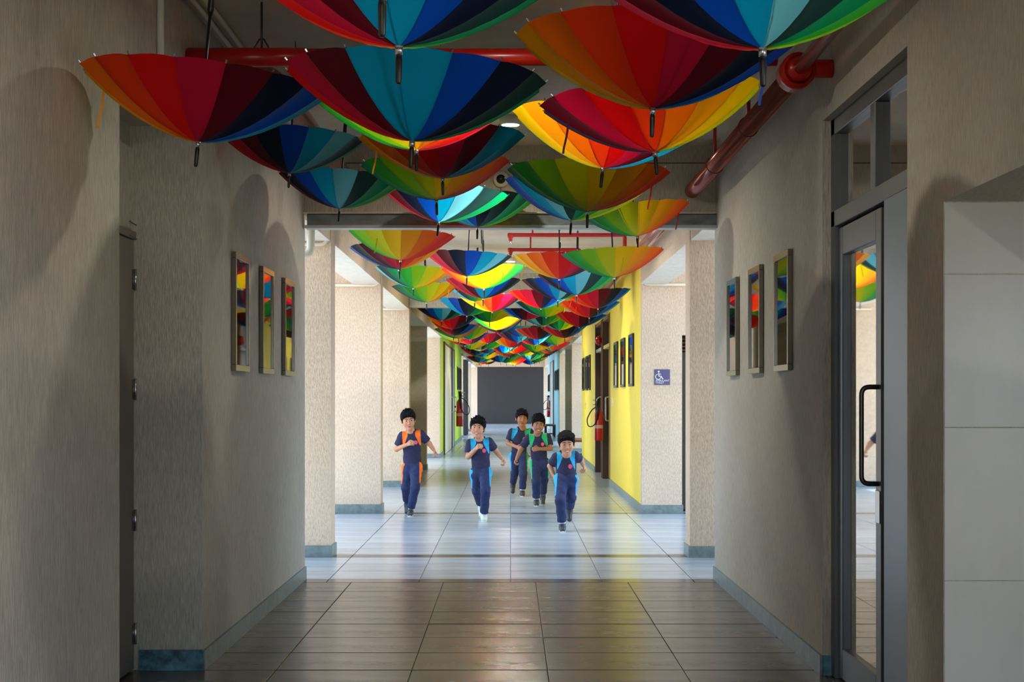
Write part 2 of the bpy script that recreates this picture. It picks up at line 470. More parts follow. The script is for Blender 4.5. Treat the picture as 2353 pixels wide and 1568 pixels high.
# ------------------------------------------------------------------ glass door on the right
def glass_door():
    X = 1.612
    t = empty('glass_door_frame', (X, 7.04, 0), 'grey aluminium frame with transom lights around the glass door', 'door frame')
    B = lambda n, y0, y1, z0, z1, m=FRAMEG, x0=0, x1=.06, p=t: MB().box(x0, x1, y0 - 7.04, y1 - 7.04, z0, z1, .003).build(n, m, p)
    B('far_jamb', 7.80, 7.88, 0, 2.79); B('near_jamb', 6.2, 6.26, 0, 2.79)
    B('head', 6.2, 7.88, 2.71, 2.79); B('transom_bar', 6.2, 7.88, 2.25, 2.33)
    B('mullion', 6.93, 7.02, 2.33, 2.71)
    for (a, b) in ((7.02, 7.80), (6.26, 6.93)):
        MB().quad((.035, a - 7.04, 2.33), (.035, b - 7.04, 2.33), (.035, b - 7.04, 2.71), (.035, a - 7.04, 2.71)).build('transom_pane', GLASS, t)
    d = empty('glass_door', (X + .02, 7.79, 0), 'tall glazed door leaf with long steel pull handle on the right', 'door')
    D = lambda n, y0, y1, z0, z1, m=FRAMEG, x0=0, x1=.045: MB().box(x0, x1, y0 - 7.79, y1 - 7.79, z0, z1, .004).build(n, m, d)
    D('hinge_stile', 7.70, 7.79, .01, 2.24); D('lock_stile', 6.90, 7.0, .01, 2.24)
    D('top_rail', 7.0, 7.70, 2.10, 2.24); D('bottom_rail', 7.0, 7.70, .01, .16)
    MB().quad((.022, 7.0 - 7.79, .16), (.022, 7.70 - 7.79, .16), (.022, 7.70 - 7.79, 2.10), (.022, 7.0 - 7.79, 2.10)).build('pane', GLASS, d)
    MB().tube([(0, -.84, 1.445), (-.075, -.84, 1.445), (-.075, -.84, 1.015), (0, -.84, 1.015)], .011, 12, .05).build('pull_handle', DMET, d, True)
    MB().tube([(.045, -.84, 1.445), (.12, -.84, 1.445), (.12, -.84, 1.015), (.045, -.84, 1.015)], .011, 12, .05).build('pull_handle', DMET, d, True)
    MB().box(-.006, 0, -.885, -.80, .84, .985, .002).build('lock_plate', METAL, d)
    s = empty('glass_door', (X + .02, 6.27, 0), 'narrow blue grey side leaf next to the glazed door', 'door')
    S = lambda n, y0, y1, z0, z1, m=FRAMEB, x0=0, x1=.045: MB().box(x0, x1, y0 - 6.27, y1 - 6.27, z0, z1, .004).build(n, m, s)
    S('wide_stile', 6.27, 6.70, .01, 2.245, FRAMEB, -.035)
    S('slim_stile', 6.80, 6.85, .01, 2.24, FRAMEG)
    MB().quad((.02, .43, .01), (.02, .53, .01), (.02, .53, 2.24), (.02, .43, 2.24)).build('pane', GLASS, s)
glass_door()

# ------------------------------------------------------------------ pictures
ART = []
for i, cols in enumerate((((60, 54, 50), (96, 84, 74)), ((52, 50, 54), (88, 86, 90)), ((66, 62, 56), (110, 104, 92)))):
    ART.append(grain('art_print_%d' % i, cols[1], (3, 3, 3), 0.2, 0.0, 0.6, dark=cols[0]))
FRM = mat('picture_frame_black', (34, 34, 36), 0.3)
FRB = mat('picture_frame_bevel', (120, 118, 112), 0.35, 0.4)
def picture(sd, x, y0, y1, z0, z1, art, label, grp, fr=FRM):
    """sd -1: hangs on the left wall and faces right"""
    n = -sd; t = empty('framed_picture', (x, (y0 + y1) / 2, z0), label, 'picture', grp)
    w = (y1 - y0) / 2; h = z1 - z0; e = .035; dp = .028
    mb = MB()
    X = lambda d: d * n
    def bx(a, b, c, d, e0, e1): return (min(X(a), X(b)), max(X(a), X(b)), c, d, e0, e1)
    fo = MB().box(*bx(0.002, dp, -w, w, 0, e), .002).box(*bx(.002, dp, -w, w, h - e, h), .002).box(*bx(.002, dp, -w, -w + e, e, h - e), .002).box(*bx(.002, dp, w - e, w, e, h - e), .002).build('frame', fr, t)
    MB().quad((X(.010), -w + e, e), (X(.010), w - e, e), (X(.010), w - e, h - e), (X(.010), -w + e, h - e)).build('print', art, t)
    p = [(X(.018), -w + e, e), (X(.018), w - e, e), (X(.018), w - e, h - e), (X(.018), -w + e, h - e)]
    if n < 0: p.reverse()
    MB().quad(*p).build('glass', PGLASS, t)
names = ['nearest', 'middle', 'farthest']
FRMC = mat('picture_frame_satin', (130, 124, 112), 0.2, 0.75)
for i, (a, b) in enumerate(((8.86, 9.33), (9.84, 10.30), (10.81, 11.29))):
    picture(-1, XL, a, b, 1.55, 2.225, ART[i], '%s of the three framed pictures on the left plaster wall' % names[i], 'pictures on the left wall', FRMC)
for i, (a, b) in enumerate(((8.71, 9.19), (9.71, 10.18), (10.73, 11.19))):
    picture(1, XR, a, b, 1.55, 2.225, ART[(i + 1) % 3], '%s of the three framed pictures on the right plaster wall' % names[i], 'pictures on the right wall', FRMC)
for i, (a, b) in enumerate(((20.05, 20.75), (21.55, 22.25), (23.0, 23.7))):
    picture(1, 1.585, a, b, 1.54, 2.22, ART[i], '%s of three pictures on the near yellow wall' % names[i], 'pictures on the near yellow wall')
for i, (a, b) in enumerate(((30.9, 31.6), (32.1, 32.8), (33.5, 34.2))):
    picture(1, 1.585, a, b, 1.54, 2.24, ART[i], '%s of three pictures on the far yellow wall beyond the door' % names[i], 'pictures on the far yellow wall')
for i, (a, b) in enumerate(((47.8, 48.6), (49.2, 50.0), (50.7, 51.4))):
    picture(-1, -1.63, a, b, 1.62, 2.33, ART[i], '%s of three pictures on the lime green wall' % names[i], 'pictures on the lime green wall')
for i, (a, b) in enumerate(((51.3, 52.1), (53.0, 53.8), (54.8, 55.6), (63.0, 63.9), (64.6, 65.5))):
    picture(1, 1.585, a, b, 1.62, 2.33, ART[i % 3], 'dark picture number %s along the sky blue wall' % ('one', 'two', 'three', 'four', 'five')[i], 'pictures on the sky blue wall')

# ------------------------------------------------------------------ yellow wall doors, fittings
def brown_door(sd, x, y0, y1, leafm, label, z=2.2, top=2.75, frm=BROWN, jd=.14):
    n = -sd
    t = empty('classroom_door', (x, (y0 + y1) / 2, 0), label, 'door')
    h = (y1 - y0) / 2
    def B(nm, a, b, c, d, z0, z1, m, p=t): return MB().box(min(a * n, b * n), max(a * n, b * n), c, d, z0, z1, .003).build(nm, m, p)
    B('jamb', 0.001, jd, -h, -h + .10, 0, top, frm); B('jamb', .001, jd, h - .10, h, 0, top, DBROWN if jd > .1 else frm)
    B('head', .001, jd - .01, -h + .10, h - .10, top - .06, top, frm); B('transom_bar', .001, jd - .015, -h + .10, h - .10, z + .02, z + .08, leafm)
    B('fanlight', .001, .03, -h + .10, h - .10, z + .08, top - .06, leafm)
    lf = B('leaf', .001, .035, -h + .10, h - .10, .01, z + .02, leafm)
    for zz in (.25, .9, 1.45, 1.95): B('hinge', .035, .047, -h + .10, -h + .13, zz - .06, zz + .06, METAL)
    MB().tube([(.05 * n, h - .35, 1.40), (.10 * n, h - .35, 1.40), (.10 * n, h - .35, 1.0), (.05 * n, h - .35, 1.0)], .012, 8, .04).build('pull_handle', METAL, t, True)
    return t
LEAFY = mat('door_leaf_yellow', (226, 208, 96), 0.45)
LEAFG = mat('door_leaf_greyblue', (170, 176, 176), 0.4)
brown_door(1, 1.72, 24.92, 27.0, LEAFY, 'yellow door in a brown timber frame, nearer one of the recess')
brown_door(1, 1.72, 27.25, 29.28, LEAFG, 'grey door in a dark brown frame behind the fire extinguisher')
brown_door(-1, -1.63, 38.0, 42.4, CREAMD, 'cream door in brown frame on the lime green wall', 2.2, 2.75, BROWN, .045)
brown_door(-1, -1.63, 43.0, 44.6, LEAFG, 'grey door beside the far left fire extinguisher', 2.2, 2.75, FRAMEG, .045)
brown_door(1, 1.585, 57, 61, LEAFG, 'dark framed door on the sky blue wall', frm=FRAMEG, jd=.045)

def extinguisher(x, y, z, sd, label, s=1.0):
    n = -sd
    t = empty('fire_extinguisher', (x, y, z), label, 'fire extinguisher')
    REDX = mat('extinguisher_red', (200, 24, 34), 0.25, spec=0.6)
    b = MB().tube([(0, 0, 0), (0, 0, .012), (0, 0, .44), (0, 0, .50), (0, 0, .525)], [.062, .068, .068, .045, .022], 20).build('cylinder', REDX, t, True)
    MB().tube([(0, 0, .20), (0, 0, .255)], [.0688, .0688], 20, cap=False).build('paper_label', mat('label_pale', (222, 170, 166), 0.5), b)
    MB().tube([(0, 0, .52), (0, 0, .60)], [.02, .018], 10).build('valve', METAL, t, True)
    MB().tube([(0, 0, .59), (n * .03, -.02, .64), (n * .10, -.05, .66)], .009, 8).tube([(0, 0, .57), (n * .05, -.03, .59), (n * .10, -.05, .58)], .008, 8).build('squeeze_handle', METAL, t, True)
    MB().tube([(n * .01, -.02, .57), (n * .12, -.03, .50), (n * .20, -.03, .34), (n * .17, -.03, .22), (n * .08, -.06, .24), (n * .03, -.075, .36)], .009, 8, .08).build('hose', BLACK, t, True)
    MB().tube([(n * .03, -.075, .34), (n * .02, -.078, .46), (n * .01, -.078, .68)], [.014, .028, .036], 12).build('horn', BLACK, t, True)
    MB().box(min(-n * .02, -n * .10), max(-n * .02, -n * .10), -.02, .02, .36, .40).build('wall_bracket', DMET, t)
    t.scale = (s, s, s)
    return t
extinguisher(1.50, 26.6, .66, 1, 'red fire extinguisher with black hose on the yellow wall', 1.05)
extinguisher(-1.47, 45.3, .55, -1, 'red fire extinguisher on the lime green wall', 1.5)
extinguisher(1.50, 61.2, .62, 1, 'small red fire extinguisher far off on the sky blue wall', 1.25)
# alarm sounder, switches
t = empty('alarm_bell', (1.72, 27.1, 2.38), 'red alarm bell above the doors in the yellow wall', 'alarm bell')
MB().tube([(0, 0, 0), (-.14, 0, 0), (-.17, 0, 0)], [.05, .05, .045], 16).build('backbox', RED, t, True)
MB().tube([(-.17, 0, 0), (-.20, 0, 0), (-.24, 0, 0), (-.25, 0, 0)], [.085, .085, .055, .01], 20).build('gong', RED, t, True)
SWM = mat('switch_white', (236, 230, 200), 0.4)
for (yy, zz, lb) in ((33.0, 1.15, 'pair of white switch plates on the far yellow wall'), (24.2, 1.25, 'small white switch on the near yellow wall')):
    t = empty('light_switch', (1.585, yy, zz), lb, 'switch')
    MB().box(-.012, 0, -.06, .06, 0, .14, .002).build('plate', SWM, t)
    MB().box(-.018, -.012, -.02, .02, .04, .10, .002).build('rocker', WPVC, t)

def bench(x0, x1, y0, y1, h, label, m=DBROWN):
    t = empty('bench', ((x0 + x1) / 2, (y0 + y1) / 2, 0), label, 'bench')
    a, b = (x1 - x0) / 2, (y1 - y0) / 2
    MB().box(-a, a, -b, b, h - .05, h, .004).build('seat', BROWN, t)
    for sx in (-1, 1):
        for sy in (-1, 1):
            MB().box(sx * (a - .03) - .025, sx * (a - .03) + .025, sy * (b - .04) - .025, sy * (b - .04) + .025, 0, h - .05).build('leg', m, t)
    MB().box(-a + .055, a - .055, -b + .03, -b + .06, .10, .14).build('stretcher', m, t)
bench(1.33, 1.74, 35.1, 36.9, .44, 'brown wooden bench at the end of the yellow wall')
bench(1.22, 1.58, 54.8, 56.7, .43, 'dark bench far off by the sky blue wall', BLACK)

# ------------------------------------------------------------------ toilet sign
def text_mesh(body, size, spacing=1.0):
    c = bpy.data.curves.new('lettering', 'FONT'); c.body = body; c.size = size; c.align_x = 'LEFT'; c.space_character = spacing; c.extrude = 0.0006
    to = bpy.data.objects.new('lettering_tmp', c); COL.objects.link(to)
    dg = bpy.context.evaluated_depsgraph_get()
    me = bpy.data.meshes.new_from_object(to.evaluated_get(dg))
    bpy.data.objects.remove(to); return me
SIGN = mat('sign_purple', (88, 84, 122), 0.4); SWH = mat('sign_white', (240, 240, 244), 0.5)
c = at(1521.5, 867, 18.89)
t = empty('toilet_sign', (c.x, 18.9, c.z), 'square purple wheelchair sign reading AMBULANT TOILET', 'sign')
MB().box(-.094, .094, -.008, 0, -.094, .094, .001).build('plate', SIGN, t)
for txt, zz in (('AMBULANT', -.052), ('TOILET', -.078)):
    me = text_mesh(txt, .031); me.materials.append(SWH)
    o = link('lettering', me, t); o.location = (-.078, -.0095, zz); o.rotation_euler = (math.pi / 2, 0, 0)
mb = MB()
mb.ell((-.042, -.011, .066), (.011, .003, .011))
mb.tube([(-.042, -.0105, .050), (-.040, -.0105, .010), (-.012, -.0105, .010), (.004, -.0105, -.022), (.014, -.0105, -.020)], .0055, 6, .004)
mb.tube([(-.041, -.0105, .036), (-.014, -.0105, .036)], .004, 6)
mb.tube([(-.048 + .032 * math.cos(a), -.0105, .004 + .032 * math.sin(a)) for a in [math.radians(100 + 14 * i) for i in range(19)]], .0042, 6)
mb.build('wheelchair_symbol', SWH, t, True)
# toilet doorway
t = empty('toilet_door', (2.30, 19.25, 0), 'dark louvred door beside the toilet sign', 'door')
MB().box(-.22, .5, 0, .04, .02, 1.95).build('leaf', mat('dark_door', (62, 56, 46), 0.5), t)
for k in range(4): MB().box(-.22, .5, -.02, .02, 1.97 + k * .045, 1.985 + k * .045).build('louvre', BROWN, t)

# ------------------------------------------------------------------ pipes
def pipe(name, pts, r, m, label, cat='pipe', grp=None, fillet=0.0, n=14):
    o = MB().tube(pts, r, n, fillet).build(name, m, None, True)
    return tag(o, label, cat, grp)
t = empty('sprinkler_main', (1.39, 7.6, 2.98), 'thick reddish sprinkler main running along the right wall', 'pipe')
MB().tube([(0, 0, 0), (0, 16.7, 0)], .056, 18).build('pipe_run', REDD, t, True)
MB().tube([(0, -2.6, 0.03), (0, -.06, 0.0)], .034, 14).build('reduced_pipe', REDD, t, True)
MB().tube([(0, -.10, 0), (0, -.05, 0)], [.05, .07], 18).tube([(0, -.05, 0), (0, .10, 0)], .085, 20).build('flange', RED, t, True)
MB().tube([(0, .03, .02), (0.176, .03, .02)], .045, 14).build('wall_stub', RED, t, True)
for yy in (1.55, 3.05, 5.5, 9.5):
    MB().tube([(.058 * math.cos(a), yy, .058 * math.sin(a)) for a in [math.radians(i * 20) for i in range(19)]], .004, 6).build('band', BLACK, t, True)
    MB().tube([(0, yy, .05), (0, yy, ZC - 2.98)], .012, 8).build('hanger', RED, t, True)
t = empty('cross_pipe', (0, 7.65, 3.06), 'bright red sprinkler pipe crossing under the near ceiling', 'pipe')
MB().tube([(-1.579, 0, 0), (1.30, 0, 0)], .043, 18).build('pipe_run', RED, t, True)
MB().tube([(-1.57, 0, 0), (-1.0, 0, 0)], .047, 18).build('sleeve', RED, t, True)
MB().tube([(-1.215, 0, .042), (-1.215, 0, .12), (-1.215, 0, ZC - 3.06)], .006, 6).tube([(-1.26, 0, .03), (-1.225, 0, .09), (-1.205, 0, .09), (-1.17, 0, .03)], .004, 6).build('hanger', DMET, t, True)
t = empty('sprinkler_branch', (-1.25, 7.9, 3.08), 'dark copper pipe running along the left side under the near ceiling', 'pipe')
MB().tube([(-.32, 0, 0.02), (0, .25, 0), (0, 4.1, 0)], .055, 16, .2).build('pipe_run', REDD, t, True)
for yy in (.8, 2.3): MB().tube([(.058 * math.cos(a), yy, .058 * math.sin(a)) for a in [math.radians(i * 20) for i in range(19)]], .005, 6).build('band', METAL, t, True)
for k, xx in enumerate((-1.46, -1.52)):
    pipe('ceiling_conduit', [(xx, 4.5, 3.30), (xx, 11.99, 3.30)], .014, CONDU, ('inner' if k == 0 else 'outer') + ' one of two cable conduits along the upper left ceiling edge', 'conduit', 'ceiling conduits')
pipe('wall_conduit', [(XL + .016, 7.0, 2.88), (XL + .016, 7.0, ZC)], .016, WPVC, 'white vertical conduit high on the near left wall', 'conduit')
pipe('drain_pipe', [(-1.60, 12.55, 2.765), (-1.60, 12.55, 2.545), (-1.95, 12.55, 2.545)], .033, WPVC, 'white plastic drain elbow under the left end of the steel beam', 'pipe', fillet=.06)
for (xo, xi, yy, zz, lb) in ((-2.2, -1.60, 13.70, 2.735, 'first'), (-2.3, -1.60, 18.97, 2.755, 'second'), (-2.3, -1.60, 24.32, 2.765, 'third')):
    pipe('column_conduit', [(xo, yy, zz), (xi, yy, zz), (xi, yy, 3.2)], .016, CONDU, 'thin bent conduit across the top of the %s left column' % lb, 'conduit', 'conduits on columns', .07, 10)
pipe('column_conduit', [(2.2, 18.87, 2.755), (1.60, 18.87, 2.755), (1.60, 18.87, 3.2)], .016, CONDU, 'thin bent conduit above the toilet sign wall', 'conduit', 'conduits on columns', .07, 10)
for yy, x1, lb in ((17.0, 1.24, 'nearer'), (18.7, .83, 'farther')):
    t = empty('red_pipe', (0, yy, 3.16), '%s thin red sprinkler arm under the ceiling beyond the steel beam' % lb, 'pipe', 'sprinkler arms')
    MB().tube([(0, 0, -.06), (0, 0, 0), (x1, 0, 0), (x1, 0, -.17), (1.325, 0, -.17)], .022, 10, .03).build('pipe_run', RED, t, True)
    MB().tube([(0, 0, -.03), (0, 0, .02)], .032, 10).build('elbow', RED, t, True)
    MB().tube([(.24, 0, 0), (.24, 0, ZC - 3.16)], .010, 8).build('hanger', RED, t, True)
    MB().tube([(0, 0, -.06), (0, 0, -.10)], [.012, .018], 8).build('sprinkler_head', METAL, t, True)
# dome camera on lintel
c = at(1151, 413, 11.99)
t = empty('dome_camera', (c.x, 12.0, c.z), 'round white security camera on the lintel wall', 'security camera')
MB().tube([(0, 0, 0), (0, -.03, 0), (0, -.04, 0)], [.06, .06, .052], 24).build('housing', WPVC, t, True)
MB().ell((0, -.04, 0), (.036, .03, .036), 16, 10).build('lens_dome', BLACK, t, True)
MB().tube([(0, -.01, -.055), (.0, -.01, -.10)], .004, 6).build('cable', mat('blue_cable', (40, 110, 200), 0.5), t)

# ------------------------------------------------------------------ umbrellas
UC = [(250, 205, 0), (252, 165, 10), (250, 112, 6), (238, 56, 14), (220, 10, 12), (192, 14, 56), (92, 8, 26), (16, 26, 54),
      (0, 76, 196), (0, 162, 214), (104, 196, 220), (28, 62, 60), (0, 140, 88), (44, 168, 44), (132, 200, 14), (204, 214, 6)]
UN = ['yellow', 'amber', 'orange', 'red_orange', 'red', 'crimson', 'maroon', 'navy', 'blue', 'azure', 'pale_cyan', 'dark_teal', 'emerald', 'green', 'lime', 'yellow_lime']
UM = [cloth('canopy_' + n, c) for n, c in zip(UN, UC)]
STM = [mat('strap_' + n, c, 0.6) for n, c in zip(UN, UC)]
CYA = list(range(16))
CYB = [0, 1, 2, 3, 4, 5, 6, 9, 9, 8, 7, 11, 12, 13, 14, 15]
RAD, DEP = 0.43, 0.215
def prof(u): return DEP * (0.12 * u + 0.88 * u ** 1.9)
def panel_grid(nr=8, na=4):
    v = []; f = []
    h = math.pi / 16
    for i in range(nr + 1):
        u = 0.03 + 0.97 * i / nr
        for j in range(na + 1):
            s = j / na * 2 - 1
            sag = (1 - s * s)
            ang = s * h
            r = RAD * u / (math.cos(ang) if True else 1) * math.cos(h) / 1.0     # straight chord between ribs
            r *= 1 - 0.022 * sag * u * u
            z = prof(u) - 0.006 * sag * u * 0
            v.append((r * math.cos(ang) / math.cos(h), r * math.sin(ang) / math.cos(h), z + 0.010 * sag * u))
    for i in range(nr):
        for j in range(na):
            a = i * (na + 1) + j
            f.append((a, a + na + 1, a + na + 2, a + 1))
    return v, f
PV, PF = panel_grid()
def pmesh():
    me = bpy.data.meshes.new('canopy_panel'); me.from_pydata(PV, [], PF)
    me.polygons.foreach_set('use_smooth', [True] * len(me.polygons)); me.materials.append(UM[0]); me.update(); return me
PANEL = pmesh()
SHAFT = MB().tube([(0, 0, 0), (0, 0, .50)], .006, 8).mesh('shaft', BLACK, True)
HANDLE = MB().tube([(0, 0, .46), (0, 0, .48), (0, 0, .66), (0, 0, .68)], [.007, .0125, .0125, .010], 10).mesh('handle', BLACK, True)
HCAP = MB().tube([(0, 0, .68), (0, 0, .70), (0, 0, .712)], [.012, .014, .006], 10).mesh('handle_cap', mat('cap_blue', (20, 90, 190), 0.4), True)
FERR = MB().tube([(0, 0, .004), (0, 0, -.018)], .0095, 10).mesh('ferrule_collar', METAL, True)
TIPM = MB().tube([(0, 0, -.018), (0, 0, -.03), (0, 0, -.085), (0, 0, -.09)], [.0065, .0085, .007, .004], 10).mesh('ferrule', BLACK, True)
mb = MB()
for k in range(16):
    a = k * math.pi / 8
    mb.tube([(r * math.cos(a), r * math.sin(a), z) for r, z in ((RAD - .012, DEP - .012), (RAD + .012, DEP + .012))], .0035, 5)
RIBT = mb.mesh('rib_tips', METAL)
mb = MB()
for k in range(16):
    a = k * math.pi / 8
    mb.tube([(RAD * u * math.cos(a), RAD * u * math.sin(a), prof(u) + .004) for u in (.04, .25, .5, .75, .98)], .0022, 4)
RIBS = mb.mesh('ribs', DMET)
mb = MB()                                             # far canopy in one mesh with 16 slots
v2 = []; f2 = []; mi = []
pv, pf = panel_grid(4, 2)
for k in range(16):
    a = math.radians((k + .5) * 22.5); ca, sa = math.cos(a), math.sin(a); o0 = len(v2)
    v2 += [(x * ca - y * sa, x * sa + y * ca, z) for x, y, z in pv]
    f2 += [tuple(i + o0 for i in q) for q in pf]; mi += [k] * len(pf)
FARC = bpy.data.meshes.new('canopy'); FARC.from_pydata(v2, [], f2)
for k in range(16): FARC.materials.append(UM[k])
FARC.polygons.foreach_set('material_index', mi); FARC.polygons.foreach_set('use_smooth', [True] * len(mi)); FARC.update()
CORD = MB().tube([(0, 0, 0), (0, 0, 1)], .0025, 5).mesh('hanging_cord', BLACK)

def umbrella(loc, start, kind, dr, roll, pitch, label, scale=1.0, near=True, straps=(), cap=False, twist=0.0, grp='upturned rainbow umbrellas'):
    t = empty('umbrella', loc, label, 'umbrella', grp)
    t.rotation_euler = (math.radians(pitch), math.radians(roll), math.radians(twist))
    t.scale = (scale,) * 3
    cyc = CYA if kind == 'A' else CYB
    if near:
        for k in range(16):
            o = link('canopy_panel', PANEL, t)
            o.rotation_euler = (0, 0, math.pi + math.radians((k + .5) * 22.5))
            o.material_slots[0].link = 'OBJECT'
            o.material_slots[0].material = UM[cyc[(start + dr * k) % 16]]
        link('rib_tips', RIBT, t)['kind'] = 'stuff'; link('ribs', RIBS, t)['kind'] = 'stuff'
        link('ferrule_collar', FERR, t)
    else:
        o = link('canopy', FARC, t)
        o.rotation_euler = (0, 0 if dr > 0 else math.pi, math.pi * 0 + math.radians(180 - start * 22.5 * 1.0))
        if dr < 0: o.rotation_euler = (0, 0, math.radians(start * 22.5))
    link('ferrule', TIPM, t); link('shaft', SHAFT, t); h = link('handle', HANDLE, t)
    if cap: link('handle_cap', HCAP, h)
    # hanging cord from handle top up to the ceiling, plumb in the world
    M = Matrix.LocRotScale(t.location, t.rotation_euler.to_quaternion(), t.scale)
    top = M @ Vector((0, 0, .70))
    if top.z < ZC - .02:
        c = link('hanging_cord', CORD, t)
        c.matrix_parent_inverse = M.inverted()
        c.location = top; c.scale = (1, 1, ZC - top.z)
    for (k, ln) in straps:
        a = math.pi + math.radians((k + .5) * 22.5); u = .80
        p = M @ Vector((RAD * u * math.cos(a), RAD * u * math.sin(a), prof(u) - .006))
        mb = MB(); n = 6; pts = []
        for i in range(n + 1):
            pts.append((p.x + .004 * math.sin(i * .9) * i / n - .018 * (i / n), p.y - .012, p.z - ln * i / n))
        for i in range(n):
            x0, y0, z0 = pts[i]; x1, y1, z1 = pts[i + 1]
            mb.add([(x0 - .0042, y0, z0), (x0 + .0042, y0, z0), (x1 + .0042, y1, z1), (x1 - .0042, y1, z1), (x0 - .0042, y0 + .002, z0), (x0 + .0042, y0 + .002, z0), (x1 + .0042, y1 + .002, z1), (x1 - .0042, y1 + .002, z1)],
                   [(0, 1, 2, 3), (7, 6, 5, 4), (0, 3, 7, 4), (1, 5, 6, 2)])
        s = mb.build('tie_strap', STM[cyc[(start + dr * k) % 16]], t)
        s.matrix_parent_inverse = M.inverted()
    return t

